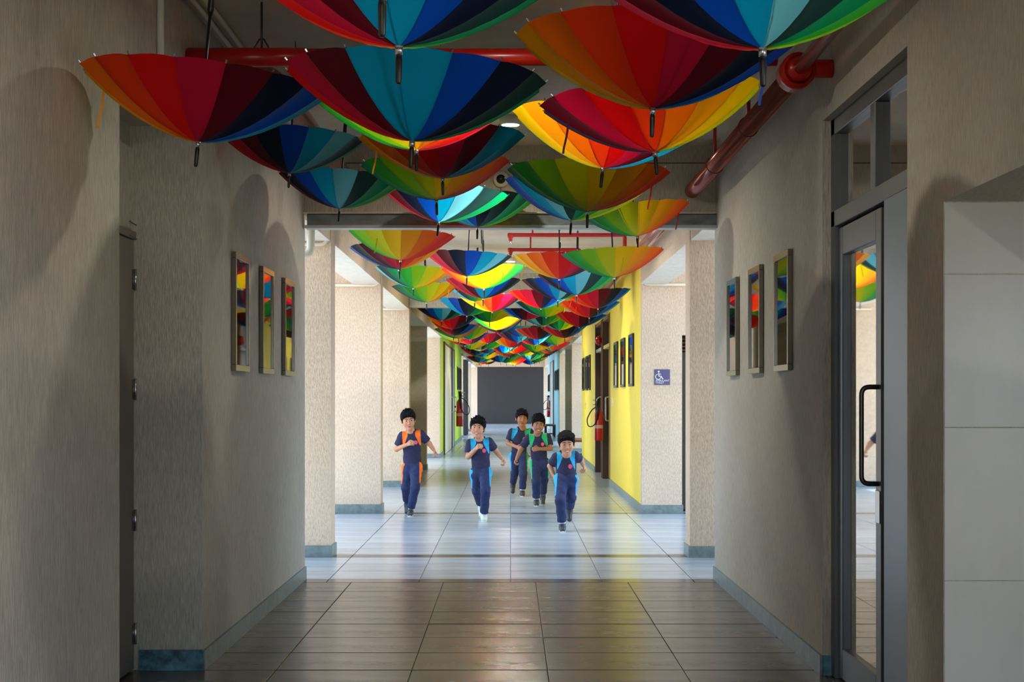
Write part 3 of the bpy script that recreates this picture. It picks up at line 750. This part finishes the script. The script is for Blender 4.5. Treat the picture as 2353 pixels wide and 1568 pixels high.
# tip pixel x, y, distance, colour start, kind, direction, roll, pitch, scale, straps, label
US = [
 (455, 327, 5.68, 1, 'A', 1, 5.5, 0, 1.0, ((0, .13),), 'umbrella showing amber, red, maroon and navy beside the near left wall'),
 (947, 325, 5.24, 4, 'B', 1, 3.4, 0, 1.0, (), 'umbrella with broad sky blue centre panels between red and navy, mid corridor'),
 (917, 108, 3.78, 4, 'B', 1, 1.0, 0, 1.0, (), 'umbrella cut by the top edge, sky blue centre panels, left of middle'),
 (1752, 112, 3.68, 6, 'A', 1, -1, 0, 1.0, (), 'umbrella cut by the top edge, blue, teal and green, at upper right'),
 (1500, 250, 4.91, 1, 'A', 1, 2, 0, 1.0, ((7, .13),), 'large umbrella glowing orange and red below the upper right one'),
 (1505, 350, 6.15, 6, 'A', -1, -5, 0, 1.0, ((0, .13),), 'umbrella going from maroon to lime, just under the large orange red one'),
 (1385, 387, 7.15, 0, 'B', 1, 6, 0, 1.0, (), 'umbrella with yellow and amber panels left of the maroon to lime one'),
 (957, 346, 6.75, 13, 'A', 1, 0, 0, 1.0, (), 'umbrella with green and yellow rim peeking from behind the sky blue one'),
 (1017, 410, 8.25, 1, 'B', 1, -1, 0, 1.0, ((0, .12),), 'umbrella of amber, bright red and cyan right behind the sky blue one'),
 (1003, 460, 9.40, 12, 'A', 1, -2, 0, 1.02, (), 'dim green to brown umbrella below the bright red one'),
 (665, 398, 8.50, 4, 'A', 1, 3, 0, 0.90, (), 'umbrella of red, black and blue behind the one by the near left wall'),
 (780, 480, 10.0, 6, 'A', 1, 4, 0, 0.92, (), 'blue and teal umbrella lowest at left before the steel beam'),
 (1008, 511, 10.75, 5, 'A', 1, 6, 0, 1.05, (), 'umbrella of maroon, navy and silver green hanging before the steel beam'),
 (1097, 522, 11.6, 6, 'B', 1, 1, 0, 1.0, (), 'blue and green umbrella touching the middle of the steel beam'),
 (1313, 507, 9.80, 8, 'A', 1, 5, 0, 1.0, (), 'blue teal umbrella half hidden behind the dim olive one on the right'),
 (1350, 486, 8.41, 12, 'A', 1, 1.5, 0, 1.0, ((7, .13),), 'dim green and olive umbrella right of middle before the steel beam'),
 (1463, 543, 11.3, 12, 'A', 1, -6, 0, 0.92, ((7, .12),), 'green to orange umbrella below the right sprinkler main at the steel beam'),
 (878, -22, 2.85, 9, 'A', 1, 0, 0, 0.95, (), 'umbrella of which only the black tip dips in from the top edge'),
 (920, 598, 12.9, 13, 'A', 1, 3, 0, 1.0, ((2, .12),), 'green to orange umbrella at left just beyond the steel beam'),
 (917, 619, 14.2, 8, 'A', -1, -3, 0, 1.0, (), 'blue and crimson umbrella tucked under the first left one beyond the beam'),
 (1073, 635, 15.1, 4, 'A', 1, 3, 0, 0.96, (), 'pink, navy and blue umbrella in the middle beyond the beam'),
 (1285, 641, 14.3, 0, 'A', 1, 0, 0, 0.95, ((0, .12),), 'yellow, orange and red umbrella right of middle beyond the beam'),
 (1411, 638, 13.4, 12, 'A', 1, -3, 0, 1.0, ((4, .12),), 'green to amber umbrella nearest the yellow wall beyond the beam'),
 (950, 662, 17.0, 10, 'A', 1, 2, 0, 0.96, (), 'dark teal and green umbrella at left, second row beyond the beam'),
 (980, 695, 19.5, 11, 'A', 1, -2, 0, 0.97, ((6, .10),), 'green and yellow umbrella under the dark teal one at left'),
 (1112, 664, 16.6, 3, 'A', -1, -2, 0, 1.02, ((5, .10),), 'orange to lime umbrella below the pink and navy one'),
 (1110, 686, 18.2, 4, 'B', 1, 0, 0, 1.0, ((1, .10),), 'red, crimson and sky blue umbrella under the orange to lime one'),
 (1091, 693, 20.2, 9, 'A', 1, 3, 0, 1.02, (), 'azure, teal and green umbrella left of the red and sky blue one'),
 (1325, 678, 17.4, 6, 'A', 1, 1, 0, 1.0, (), 'maroon, blue and pale cyan umbrella below the yellow and red one'),
 (1282, 689, 18.9, 6, 'A', 1, 2, 0, 1.02, (), 'maroon and navy umbrella half behind the pale cyan one'),
 (1243, 709, 21.0, 3, 'A', 1, 1, 0, 1.0, (), 'coral and crimson umbrella right of the corridor middle'),
 (1374, 709, 20.2, 2, 'A', 1, -4, 0, 1.0, ((0, .10),), 'orange, crimson and navy umbrella close to the near yellow wall'),
 (1131, 717, 22.0, 0, 'A', 1, -2, 0, 1.0, (), 'yellow and red umbrella left of the coral one'),
 (1255, 729, 23.3, 10, 'A', 1, -2, 0, 1.05, ((6, .10),), 'pale cyan, green and yellow umbrella under the coral one'),
 (1354, 730, 22.4, 2, 'A', 1, 0, 0, 1.0, ((2, .10),), 'orange and scarlet umbrella by the near yellow wall pictures'),
 (1208, 736, 25.2, 9, 'A', -1, 1, 0, 1.0, (), 'azure, navy and crimson umbrella in the middle of the third row'),
 (1015, 737, 25.3, 6, 'A', 1, 2, 0, 1.0, (), 'maroon, black and blue umbrella near the dark left bay'),
 (1073, 726, 23.2, 7, 'B', 1, 5, 0, 1.0, (), 'sky blue, navy and green umbrella left of the yellow and red one'),
 (1125, 741, 26.2, 10, 'A', 1, 0, 0, 1.0, (), 'pale cyan, teal and lime umbrella below the yellow and red one'),
 (1248, 749, 26.6, 8, 'A', 1, -2, 0, 1.0, (), 'blue, cyan and dark green umbrella in the shaded stretch right of middle'),
 (1331, 752, 25.6, 2, 'A', 1, 3, 0, 1.0, (), 'orange, red and teal umbrella by the alarm bell'),
 (1039, 757, 27.4, 1, 'A', 1, 0, 0, 1.0, (), 'amber and dark red umbrella in the shaded stretch at left'),
 (1140, 759, 28.1, 12, 'A', 1, 1, 0, 1.0, (), 'dark green umbrella in the shaded stretch at the middle'),
]
placed = []
for i, (px, py, Y, st, kd, dr, roll, pit, sc, straps, lb) in enumerate(US):
    p = at(px, py, Y)
    umbrella(p, st, kd, dr, roll, pit, lb.replace('umbrella', 'upturned rainbow umbrella', 1) if len(lb.split()) < 15 else lb, sc, True, straps, cap=(i % 3 == 1), twist=R.uniform(-5, 5))
    placed.append(p)
used_labels = {}
def near_label(c, st):
    n = [('yellow', 'amber', 'orange', 'scarlet', 'red', 'crimson', 'maroon', 'navy', 'blue', 'azure', 'turquoise', 'teal', 'emerald', 'green', 'lime', 'chartreuse')[(st + q) % 16] for q in (1, 4, 6)]
    lb = 'small %s, %s and %s umbrella in the %s file before the lime wall' % (n[0], n[1], n[2], ('left', 'middle', 'right')[c])
    used_labels[lb] = used_labels.get(lb, 0) + 1
    return lb if used_labels[lb] == 1 else lb.replace('small', 'smaller and farther')
spots = [(p.x, p.y) for p in placed]
beams = (36.15, 50.05)
y = 28.2
while y < 56.5:
    for _ in range(14):
        x = R.uniform(-1.06, 1.06); q = y + R.uniform(0, .4)
        if all((x - a) ** 2 + (q - b) ** 2 > .95 ** 2 for a, b in spots) and min(abs(q - b) for b in beams) > .62:
            spots.append((x, q))
            near = q < 37
            st = R.randrange(16)
            umbrella((x, q, 2.58 + R.uniform(-.06, .04)), st, 'A', 1, R.uniform(-6, 6), R.uniform(-3, 3),
                     near_label(0 if x < -.35 else 1 if x < .35 else 2, st) if near else 'tiny upturned rainbow umbrella in the far end of the umbrella canopy',
                     R.uniform(.95, 1.02), near, (), R.random() < .3, R.uniform(-10, 10), 'umbrellas before the lime green wall' if near else 'far rows of umbrellas')
            break
    y += .33

# ------------------------------------------------------------------ people: signed distance fields turned into one surface each
def surface(F, org, h):
    S = F < 0
    nx, ny, nz = F.shape
    c = np.zeros((nx - 1, ny - 1, nz - 1), np.uint8)
    for i in (0, 1):
        for j in (0, 1):
            for k in (0, 1): c += S[i:nx - 1 + i, j:ny - 1 + j, k:nz - 1 + k]
    act = (c > 0) & (c < 8)
    ids = np.full(act.shape, -1, np.int64); I = np.argwhere(act); ids[act] = np.arange(len(I))
    acc = np.zeros((len(I), 3)); cnt = np.zeros(len(I))
    for ax in range(3):
        o1, o2 = [a for a in range(3) if a != ax]
        for p in (0, 1):
            for q in (0, 1):
                d0 = np.zeros(3, int); d0[o1] = p; d0[o2] = q; d1 = d0.copy(); d1[ax] = 1
                A = I + d0; B = I + d1
                fa = F[A[:, 0], A[:, 1], A[:, 2]]; fb = F[B[:, 0], B[:, 1], B[:, 2]]
                m = (fa < 0) != (fb < 0)
                t = fa[m] / (fa[m] - fb[m])
                P = np.tile(d0.astype(float), (m.sum(), 1)); P[:, ax] += t
                acc[m] += P; cnt[m] += 1
    V = (I + acc / cnt[:, None]) * h + org
    faces = []
    for ax in range(3):
        o1, o2 = (ax + 1) % 3, (ax + 2) % 3
        sl0 = [slice(1, n - 1) for n in F.shape]; sl0[ax] = slice(0, F.shape[ax] - 1)
        sl1 = list(sl0); sl1[ax] = slice(1, F.shape[ax])
        s0, s1 = S[tuple(sl0)], S[tuple(sl1)]
        E = np.argwhere(s0 != s1); sg = s0[tuple(E.T)]
        base = E + 1; base[:, ax] -= 1
        q = []
        for (a, b) in ((-1, -1), (0, -1), (0, 0), (-1, 0)):
            g = base.copy(); g[:, o1] += a; g[:, o2] += b; q.append(ids[g[:, 0], g[:, 1], g[:, 2]])
        Q = np.stack(q, 1); Q[~sg] = Q[~sg][:, ::-1]
        faces.append(Q)
    return V, np.concatenate(faces)

class SDF:
    def __init__(s, lo, hi, h):
        s.lo = np.array(lo, float); s.h = h
        s.n = (np.ceil((np.array(hi) - s.lo) / h).astype(int) + 1)
        s.F = np.full(s.n, 0.2, np.float32)
    def sub(s, lo, hi, pad):
        a = np.maximum(0, np.floor((np.array(lo) - pad - s.lo) / s.h).astype(int))
        b = np.minimum(s.n, np.ceil((np.array(hi) + pad - s.lo) / s.h).astype(int) + 1)
        g = [s.lo[i] + s.h * np.arange(a[i], b[i]) for i in range(3)]
        P = np.stack(np.meshgrid(*g, indexing='ij'), -1)
        return tuple(slice(a[i], b[i]) for i in range(3)), P
    def put(s, sl, d, k, mode):
        f = s.F[sl]
        if mode == 'cut': a = -d; h = np.clip(.5 - .5 * (a - f) / k * -1, 0, 1); s.F[sl] = np.maximum(f, a) if k < 1e-5 else np.maximum(f, a) + k * .25 * np.clip(1 - np.abs(f - a) / k, 0, 1) ** 2; return
        if k < 1e-5: s.F[sl] = np.minimum(f, d); return
        s.F[sl] = np.minimum(f, d) - k * .25 * np.clip(1 - np.abs(f - d) / k, 0, 1) ** 2
    def cone(s, a, b, r0, r1, k=.015, axis=None, sq=1.0, cut=None, mode='add'):
        a = np.array(a, float); b = np.array(b, float); m = max(r0, r1)
        sl, P = s.sub(np.minimum(a, b) - m, np.maximum(a, b) + m, .03 + k)
        Q = P - a; d = b - a
        if axis is not None:
            ax = np.array(axis, float); ax /= np.linalg.norm(ax)
            Q = Q + (Q @ ax)[..., None] * ax * (1 / sq - 1); d = d + (d @ ax) * ax * (1 / sq - 1)
        L = max(d @ d, 1e-9); t = np.clip((Q @ d) / L, 0, 1)
        D = np.linalg.norm(Q - t[..., None] * d, axis=-1) - (r0 + (r1 - r0) * t)
        if cut is not None:
            for (cp, cn) in cut: D = np.maximum(D, (P - np.array(cp)) @ np.array(cn))
        s.put(sl, D, k, mode)
    def ell(s, c, r, M=None, k=.012, mode='add', cut=None):
        c = np.array(c, float); r = np.array(r, float); m = r.max()
        sl, P = s.sub(c - m, c + m, .03 + k)
        Q = P - c
        if M is not None: Q = Q @ M
        q = np.linalg.norm(Q / r, axis=-1); g = np.linalg.norm(Q / r ** 2, axis=-1) + 1e-9
        D = q * (q - 1) / g
        if cut is not None:
            for (cp, cn) in cut: D = np.maximum(D, (P - np.array(cp)) @ np.array(cn))
        s.put(sl, D, k, mode)
    def mesh(s): return surface(s.F, s.lo, s.h)

def np_obj(name, V, Q, m, parent, smooth=True):
    use, inv = np.unique(Q, return_inverse=True)
    me = bpy.data.meshes.new(name)
    me.from_pydata(V[use].tolist(), [], inv.reshape(Q.shape).tolist())
    me.materials.append(m)
    if smooth: me.polygons.foreach_set('use_smooth', [True] * len(me.polygons))
    me.update(); return link(name, me, parent)

SKIN = {'a': grain('skin_light_brown', (196, 140, 110), (30, 30, 30), 0.04, 0.05, 0.5), 'b': grain('skin_brown', (170, 112, 84), (30, 30, 30), 0.04, 0.05, 0.5)}
HAIR = mat('hair_black', (12, 10, 10), 0.75, spec=0.2)
NAVY = grain('navy_knit', (46, 46, 74), (60, 60, 60), 0.12, 0.25, 0.85, 0.002)
TROU = grain('navy_trousers', (42, 52, 92), (50, 50, 20), 0.14, 0.25, 0.8, 0.002)
TRIM = {'orange': mat('trim_orange', (252, 112, 18), .7), 'cyan': mat('trim_cyan', (14, 160, 210), .7), 'green': mat('trim_green', (28, 180, 104), .7)}
SHOE = {'dark': mat('shoe_dark', (52, 56, 66), .5), 'white': mat('shoe_white', (212, 222, 206), .5)}
SOLE = mat('shoe_sole', (210, 214, 205), .6)
SOCK = mat('sock_white', (206, 208, 222), .8)
EYEW = mat('eye_white', (176, 166, 156), .3); EYED = mat('eye_dark', (30, 18, 14), .15)
LIP = mat('lip', (150, 74, 66), .45); TEETH = mat('teeth', (240, 234, 222), .3)
EMB = mat('emblem_pink', (238, 84, 110), .6)

def person(label, org, scl, Y, J, trim, skin='a', shoe='dark', curly=False, smile=True, yaw=0, tilt=0, nod=0, seed=1, hs=1.07, left_trim=None):
    rr = random.Random(seed)
    K = Y / FPX
    def P(n):
        x, y, d = J[n]
        p = at(org[0] + x * scl, org[1] + y * scl, Y)
        return np.array((p.x, Y + d, p.z))
    j = {n: P(n) for n in J}
    # put the lower shoe on the floor
    dz = min(j['ra'][2], j['la'][2]) - 0.062
    for n in j: j[n] = j[n] - np.array((0, 0, dz))
    base = Vector(((j['rh'][0] + j['lh'][0]) / 2, Y, 0))
    t = empty('person', base, label, 'person')
    for n in j: j[n] = j[n] - np.array(base)
    allp = np.array(list(j.values()))
    lo = allp.min(0) - .17; hi = allp.max(0) + .17; lo[2] = -.02
    up = j['neck'] - j['waist']; up /= np.linalg.norm(up)
    lat = j['ls'] - j['rs']; lat = lat - up * (lat @ up); lat /= np.linalg.norm(lat)
    dep = np.cross(lat, up); dep /= np.linalg.norm(dep)            # points backward (away from the chest)
    if dep[1] < 0: dep = -dep
    sh = (j['ls'] + j['rs']) / 2
    # ---- head frame
    ry = Matrix.Rotation(math.radians(yaw), 3, 'Z') @ Matrix.Rotation(math.radians(nod), 3, 'X') @ Matrix.Rotation(math.radians(tilt), 3, 'Y')
    HM = np.array(ry)
    H = j['head']
    hp = lambda x, y, z: H + HM @ (np.array((x, y, z)) * hs)
    # ---- body
    b = SDF(lo, hi, .0046)
    b.cone(j['neck'], hp(0, .012, -.05), .042, .038, .02)
    b.cone(sh + up * .0, j['neck'], .05, .045, .03)
    b.cone(j['rs'], j['ls'], .035, .035, .03)
    b.cone(sh - up * .05, j['waist'], .085, .08, .03, dep, .65)
    b.cone(j['waist'], (j['rh'] + j['lh']) / 2, .08, .075, .03, dep, .7)
    for s in 'rl':
        b.cone(j[s + 'h'], j[s + 'k'], .055, .042, .02); b.cone(j[s + 'k'], j[s + 'a'], .042, .028, .015)
        b.cone(j[s + 's'], j[s + 'e'], .036, .030, .02); b.cone(j[s + 'e'], j[s + 'w'], .031, .021, .012)
        # hand
        d = j[s + 'w'] - j[s + 'e']; d /= np.linalg.norm(d)
        fw = np.array((0, -1, 0.)); n = np.cross(d, np.cross(lat if s == 'r' else -lat, d)); n /= np.linalg.norm(n)   # palm faces the body
        sd = np.cross(d, n); sd /= np.linalg.norm(sd)
        if sd @ (np.array((0, -.6, .8))) < 0: sd = -sd                # thumb side up / forward
        w = j[s + 'w']
        b.cone(w, w + d * .050, .021, .028, .01, n, .55)
        for f in range(4):
            o = (1.5 - f) * .0145
            ln = (.030, .034, .032, .025)[f]
            p0 = w + d * .058 + sd * o
            p1 = p0 + (d * .75 + n * .66) * ln
            p2 = p1 + (d * -.25 + n * .97) * ln * .75
            p3 = p2 + (d * -.9 + n * .3) * ln * .5
            b.cone(p0, p1, .0080, .0076, .003); b.cone(p1, p2, .0076, .0070, .003); b.cone(p2, p3, .0070, .006, .003)
        q0 = w + d * .016 + sd * .020; q1 = q0 + (d * .6 + sd * .65 + n * .4) * .030; q2 = q1 + (d * .75 + n * .6 - sd * .1) * .026
        b.cone(q0, q1, .0105, .0085, .006); b.cone(q1, q2, .0085, .007, .003)
    # head
    E = lambda c, r, k=.014, mode='add': b.ell(hp(*c), np.array(r) * hs, HM, k, mode)
    E((0, .014, .030), (.072, .088, .078), .01)
    E((0, -.014, -.030), (.058, .064, .074), .03)
    E((0, -.050, -.088), (.024, .022, .020), .025)
    E((-.034, -.050, -.032), (.026, .024, .026), .02); E((.034, -.050, -.032), (.026, .024, .026), .02)
    E((-.029, -.087, .006), (.014, .011, .009), .010, 'cut'); E((.029, -.087, .006), (.014, .011, .009), .010, 'cut')
    b.cone(hp(0, -.074, .010), hp(0, -.090, -.026), .006 * hs, .0105 * hs, .010)
    E((-.010, -.080, -.030), (.008, .009, .006), .006); E((.010, -.080, -.030), (.008, .009, .006), .006)
    for sx in (-1, 1): E((sx * .074, .014, -.006), (.010, .019, .029), .006)
    E((0, -.076, -.060), (.022, .006, .008), .006)
    V, Q = b.mesh()
    body = np_obj('body', V, Q, SKIN[skin], t)
    Hm = Matrix(HM.tolist()).to_4x4(); Hm.translation = Vector(H); Hm = Hm @ Matrix.Scale(hs, 4)
    def head_part(name, mb, m, parent=body):
        o = mb.build(name, m, parent, True); o.matrix_local = Hm; return o
    for sx in (-1, 1):
        e = head_part('eye', MB().ell((sx * .029, -.0700, .005), (.0115, .009, .0056), 12, 8), EYEW)
        MB().ell((sx * .029, -.0785, .005), (.0068, .0026, .0056), 10, 6).build('iris', EYED, e, True)
        head_part('eyebrow', MB().tube([(sx * .012, -.0835, .022), (sx * .028, -.0825, .0275), (sx * .046, -.071, .022)], [.0025, .0034, .002], 6), HAIR)
    if smile:
        m = head_part('mouth', MB().tube([(-.024, -.0735, -.053), (-.012, -.0800, -.060), (0, -.0815, -.062), (.012, -.0800, -.060), (.024, -.0735, -.053)], [.002, .0058, .0068, .0058, .002], 8), LIP)
        MB().tube([(-.014, -.0840, -.0585), (0, -.0868, -.0605), (.014, -.0840, -.0585)], [.0022, .0036, .0022], 6).build('teeth', TEETH, m, True)
    else:
        head_part('mouth', MB().tube([(-.019, -.0765, -.057), (0, -.0830, -.0595), (.019, -.0765, -.057)], [.002, .0052, .002], 8), LIP)
    # ---- hair
    hb = SDF(H - .17, H + .17, .0055)
    face = [(hp(0, -.058, .046), HM @ np.array((0, -.80, -.60))), ]
    hb.ell(hp(0, .020, .040), np.array((.084, .096, .088)) * hs, HM, .01, cut=[(hp(0, -.030, .010), HM @ np.array((0, -.62, -.78)) )])
    hb.ell(hp(0, .052, .010), np.array((.072, .062, .075)) * hs, HM, .02, cut=[(hp(0, .030, 0), HM @ np.array((0, -1, -.1)))])
    for i in range(70 if curly else 46):
        a = rr.uniform(0, 2 * math.pi); z = rr.uniform(.25, 1)
        q = math.sqrt(1 - z * z)
        c = np.array((.076 * q * math.cos(a), .020 + .088 * q * math.sin(a), .040 + .080 * z))
        if c[1] < -.05 and c[2] < .07: continue
        if curly: hb.ell(hp(*c), np.array((.016, .016, .015)) * hs * rr.uniform(.8, 1.2), HM, .004)
        else:
            e = c + np.array((rr.uniform(-.02, .02), -.02 * rr.random(), .022))
            hb.cone(hp(*c), hp(*e), .011, .003, .006)
    for i in range(13):
        x = -.066 + .011 * i; y_ = -.066 + .30 * abs(x) ** 1.35; z_ = .078 - abs(x) * .25
        hb.cone(hp(x, y_, z_), hp(x + rr.uniform(-.012, .012), y_ - .016, z_ - rr.uniform(.006, .026)), .012, .004, .006)
    for sx in (-1, 1):
        hb.cone(hp(sx * .072, -.012, .030), hp(sx * .069, -.020, -.012), .012, .005, .008)
    V, Q = hb.mesh()
    V = V + .0035 * np.stack([np.sin(V[:, 1] * 410 + V[:, 2] * 270), np.sin(V[:, 2] * 390 + V[:, 0] * 330), np.sin(V[:, 0] * 430 + V[:, 1] * 290)], 1)
    np_obj('hair', V, Q, HAIR, t)
    # ---- shirt
    sb_ = SDF(lo, hi, .005)
    hip = (j['rh'] + j['lh']) / 2
    hem = hip + up * .005
    sb_.cone(j['rs'] - up * .012, j['ls'] - up * .012, .050, .050, .02, dep, .9)
    sb_.cone(sh - up * .055, j['waist'], .115, .098, .03, dep, .68)
    sb_.cone(j['waist'], hip - up * .02, .098, .112, .03, dep, .70, cut=[(hem - up * .02, -up)])
    sb_.cone(sh, sh + up * .045, .062, .052, .02, cut=[(sh + up * .050, up)])
    for s in 'rl':
        e = j[s + 's'] + (j[s + 'e'] - j[s + 's']) * .72; d = (j[s + 'e'] - j[s + 's']); d /= np.linalg.norm(d)
        sb_.cone(j[s + 's'], e + d * .03, .052, .050, .022, cut=[(e, d)])
    V, Q = sb_.mesh()
    V = V + np.stack([np.sin(V[:, 2] * 61 + V[:, 0] * 47) * .0016, np.sin(V[:, 2] * 47 + V[:, 0] * 33) * .0022, np.zeros(len(V))], 1)
    C = V[Q].mean(1); r_ = C - sh
    u = r_ @ lat; vv = r_ @ up; w_ = r_ @ dep
    hw = np.linalg.norm(j['ls'] - j['rs']) / 2
    pan = (np.abs(u) > hw * .40 + np.clip(-vv, 0, 1) * .42) & (np.abs(u) < hw * 1.0) & (vv > -.125) & (w_ < .05)
    np_obj('shirt', V, Q[~pan], NAVY, t)
    for s, sg in (('r', -1), ('l', 1)):
        mk = pan & (u * sg > 0)
        tc = TRIM[left_trim] if (left_trim and s == 'l') else TRIM[trim]
        if mk.any(): np_obj('shoulder_panel', V, Q[mk], tc, t)
    # emblem on the chest
    ec = sh + lat * hw * .45 - up * .085
    dd = V - ec; du = np.hypot(dd @ lat, dd @ up); front = V[(du < .02) & (dd @ dep < 0)]
    if len(front):
        f0 = ((front - ec) @ dep).min() - .003
        mb = MB(); c0 = ec + dep * f0
        ring = [c0 + lat * .024 * math.cos(a) * (1 if i % 2 else .82) + up * .026 * math.sin(a) * (1 if i % 2 else .82) for i, a in enumerate([2 * math.pi * q / 20 for q in range(20)])]
        back = [p + dep * .010 for p in ring]
        mb.add(list(ring) + list(back), [tuple(range(20))] + [(i, (i + 1) % 20, 20 + (i + 1) % 20, 20 + i) for i in range(20)])
        mb.build('emblem', EMB, t)
    # collar
    nc = sh + up * .048
    mb = MB()
    pts = [nc - dep * .052 - up * .050, nc - dep * .050 - lat * .034 - up * .008, nc - lat * .056 + up * .008, nc + dep * .046 + up * .016, nc + lat * .056 + up * .008, nc - dep * .050 + lat * .034 - up * .008, nc - dep * .052 - up * .050]
    mb.tube(pts, [.006, .011, .012, .012, .012, .011, .006] , 8).build('collar', mat('collar_navy', (24, 24, 44), .8), t, True)
    # ---- trousers
    tb = SDF(lo, hi, .005)
    tb.cone(j['waist'] - up * .03, hip - up * .01, .094, .102, .03, dep, .74)
    tb.cone(j['rh'], j['lh'], .075, .075, .03)
    ends = {}
    for s in 'rl':
        d = j[s + 'a'] - j[s + 'k']; L = np.linalg.norm(d); d /= L
        e = j[s + 'a'] - d * .045; ends[s] = (e, d)
        tb.cone(j[s + 'h'], j[s + 'k'], .074, .054, .025); tb.cone(j[s + 'k'], e + d * .04, .054, .047, .02, cut=[(e, d)])
    V, Q = tb.mesh()
    V = V + np.stack([np.sin(V[:, 2] * 75 + V[:, 1] * 40) * .0024, np.sin(V[:, 2] * 58 + V[:, 0] * 50) * .003, np.zeros(len(V))], 1)
    C = V[Q].mean(1); pan = np.zeros(len(C), bool); side = np.zeros(len(C), int)
    for s, sg in (('r', -1), ('l', 1)):
        a, k_ = j[s + 'h'], j[s + 'k']; d = k_ - a; L = d @ d
        tt = np.clip(((C - a) @ d) / L, -.3, 1.2); r_ = C - a - tt[:, None] * d
        dist = np.linalg.norm(r_, axis=1)
        m = (dist < .095) & ((r_ @ lat) * sg > .050 - .006 * (1 - tt)) & (tt > -.25) & (tt < .85) & (np.abs(r_ @ dep + .015) < .042 * (1.0 - tt * .55))
        pan |= m; side[m] = sg
    np_obj('trousers', V, Q[~pan], TROU, t)
    for sg in (-1, 1):
        mk = pan & (side == sg)
        tc = TRIM[left_trim] if (left_trim and sg == 1) else TRIM[trim]
        if mk.any(): np_obj('side_stripe', V, Q[mk], tc, t)
    # ---- socks and shoes
    for s in 'rl':
        e, d = ends[s]; a = j[s + 'a']
        lift = a[2] - .062
        f = np.array((0, -1.0, 0)) if lift < .05 else (np.array((0, -.55, -.83)))
        f = f - d * (f @ d) * .4; f /= np.linalg.norm(f)
        if lift < .05: f = np.array((0, -1.0, 0.0))
        n = -d - f * ((-d) @ f); n /= np.linalg.norm(n)
        if lift < .05: n = np.array((0, 0, 1.0))
        MB().tube([Vector(e - d * .02), Vector(a + d * .015)], [.036, .034], 12).build('sock', SOCK, t, True)
        sf = SDF(a - .2, a + .2, .005)
        heel = a - f * .030 - n * .030; toe = a + f * .115 - n * .038
        sol = [(a - n * .062, -n)]
        sf.cone(heel, toe, .036, .030, .01, cut=sol); sf.cone(a + n * .012, a - n * .02 + f * .03, .037, .036, .02, cut=sol)
        V, Q = sf.mesh(); so = np_obj('shoe', V, Q, SHOE[shoe], t)
        lt = np.cross(f, n); mb = MB(); pr = []
        for i in range(24):
            an = 2 * math.pi * i / 24; cx, sx = math.cos(an), math.sin(an)
            pr.append(a + f * (.042 + .104 * cx) + lt * (.033 + .003 * cx) * sx - n * .062)
        mb.add(pr + [p + n * .012 for p in pr], [tuple(range(24)), tuple(range(47, 23, -1))] + [(i, (i + 1) % 24, 24 + (i + 1) % 24, 24 + i) for i in range(24)])
        mb.build('sole', SOLE, so)
    return t

O6, S6 = (860, 900), .2041
person('child running by the left columns in navy uniform with orange panels', O6, S6, 18.55, dict(
    head=(388, 335, -.06), neck=(412, 458, -.02), rs=(318, 508, 0), ls=(524, 490, .0), re=(248, 660, .03), rw=(385, 600, -.16), le=(618, 600, .05), lw=(668, 668, .02),
    waist=(425, 760, 0), rh=(380, 872, .0), lh=(470, 872, .0), rk=(352, 1090, .04), ra=(350, 1275, .34), lk=(474, 1075, -.22), la=(412, 1345, -.06)),
    'orange', 'a', 'dark', seed=3, tilt=-6, yaw=8, nod=6, smile=False)
person('child running left of middle in navy uniform with cyan panels and white shoes', O6, S6, 17.75, dict(
    head=(1165, 405, -.08), neck=(1185, 520, -.03), rs=(1085, 575, 0), ls=(1290, 560, 0), re=(1060, 725, -.02), rw=(1150, 630, -.20), le=(1365, 660, .08), lw=(1432, 745, .04),
    waist=(1200, 830, 0), rh=(1150, 915, 0), lh=(1250, 905, 0), rk=(1152, 1110, .04), ra=(1195, 1290, .32), lk=(1256, 1095, -.24), la=(1238, 1385, -.08)),
    'cyan', 'a', 'white', seed=5, tilt=4, yaw=-4, nod=-4)
O7, S7 = (1120, 900), .2168
person('child running at the back, close cropped hair, cyan and green panels', O7, S7, 22.2, dict(
    head=(365, 262, -.05), neck=(372, 362, -.02), rs=(262, 402, 0), ls=(452, 402, 0), re=(215, 520, .02), rw=(310, 560, -.16), le=(480, 520, .06), lw=(470, 610, .0),
    waist=(335, 600, 0), rh=(288, 660, 0), lh=(378, 660, 0), rk=(290, 845, .02), ra=(272, 960, .30), lk=(380, 850, -.12), la=(370, 1035, -.06)),
    'cyan', 'b', 'dark', seed=8, smile=False, tilt=2, yaw=6, left_trim='green')
person('child running in the middle with green shoulder panels and white socks', O7, S7, 20.3, dict(
    head=(538, 328, -.08), neck=(532, 428, -.03), rs=(442, 470, 0), ls=(632, 462, 0), re=(352, 600, .06), rw=(312, 690, .02), le=(668, 585, -.06), lw=(545, 585, -.20),
    waist=(548, 680, 0), rh=(508, 750, 0), lh=(602, 745, 0), rk=(512, 935, -.18), ra=(518, 1135, -.10), lk=(600, 925, .06), la=(592, 1090, .26)),
    'green', 'b', 'dark', seed=11, tilt=3, yaw=5, nod=8)
person('curly haired smiling child running in front on the right, cyan panels', O7, S7, 16.4, dict(
    head=(835, 540, -.10), neck=(834, 650, -.04), rs=(735, 682, 0), ls=(925, 668, 0), re=(668, 780, .08), rw=(700, 868, .04), le=(995, 715, .08), lw=(1020, 770, .12),
    waist=(836, 840, 0), rh=(785, 915, 0), lh=(885, 915, 0), rk=(768, 1130, -.14), ra=(792, 1400, -.06), lk=(884, 1120, .02), la=(880, 1240, .30)),
    'cyan', 'a', 'dark', True, seed=14, tilt=-3, yaw=2, nod=6)
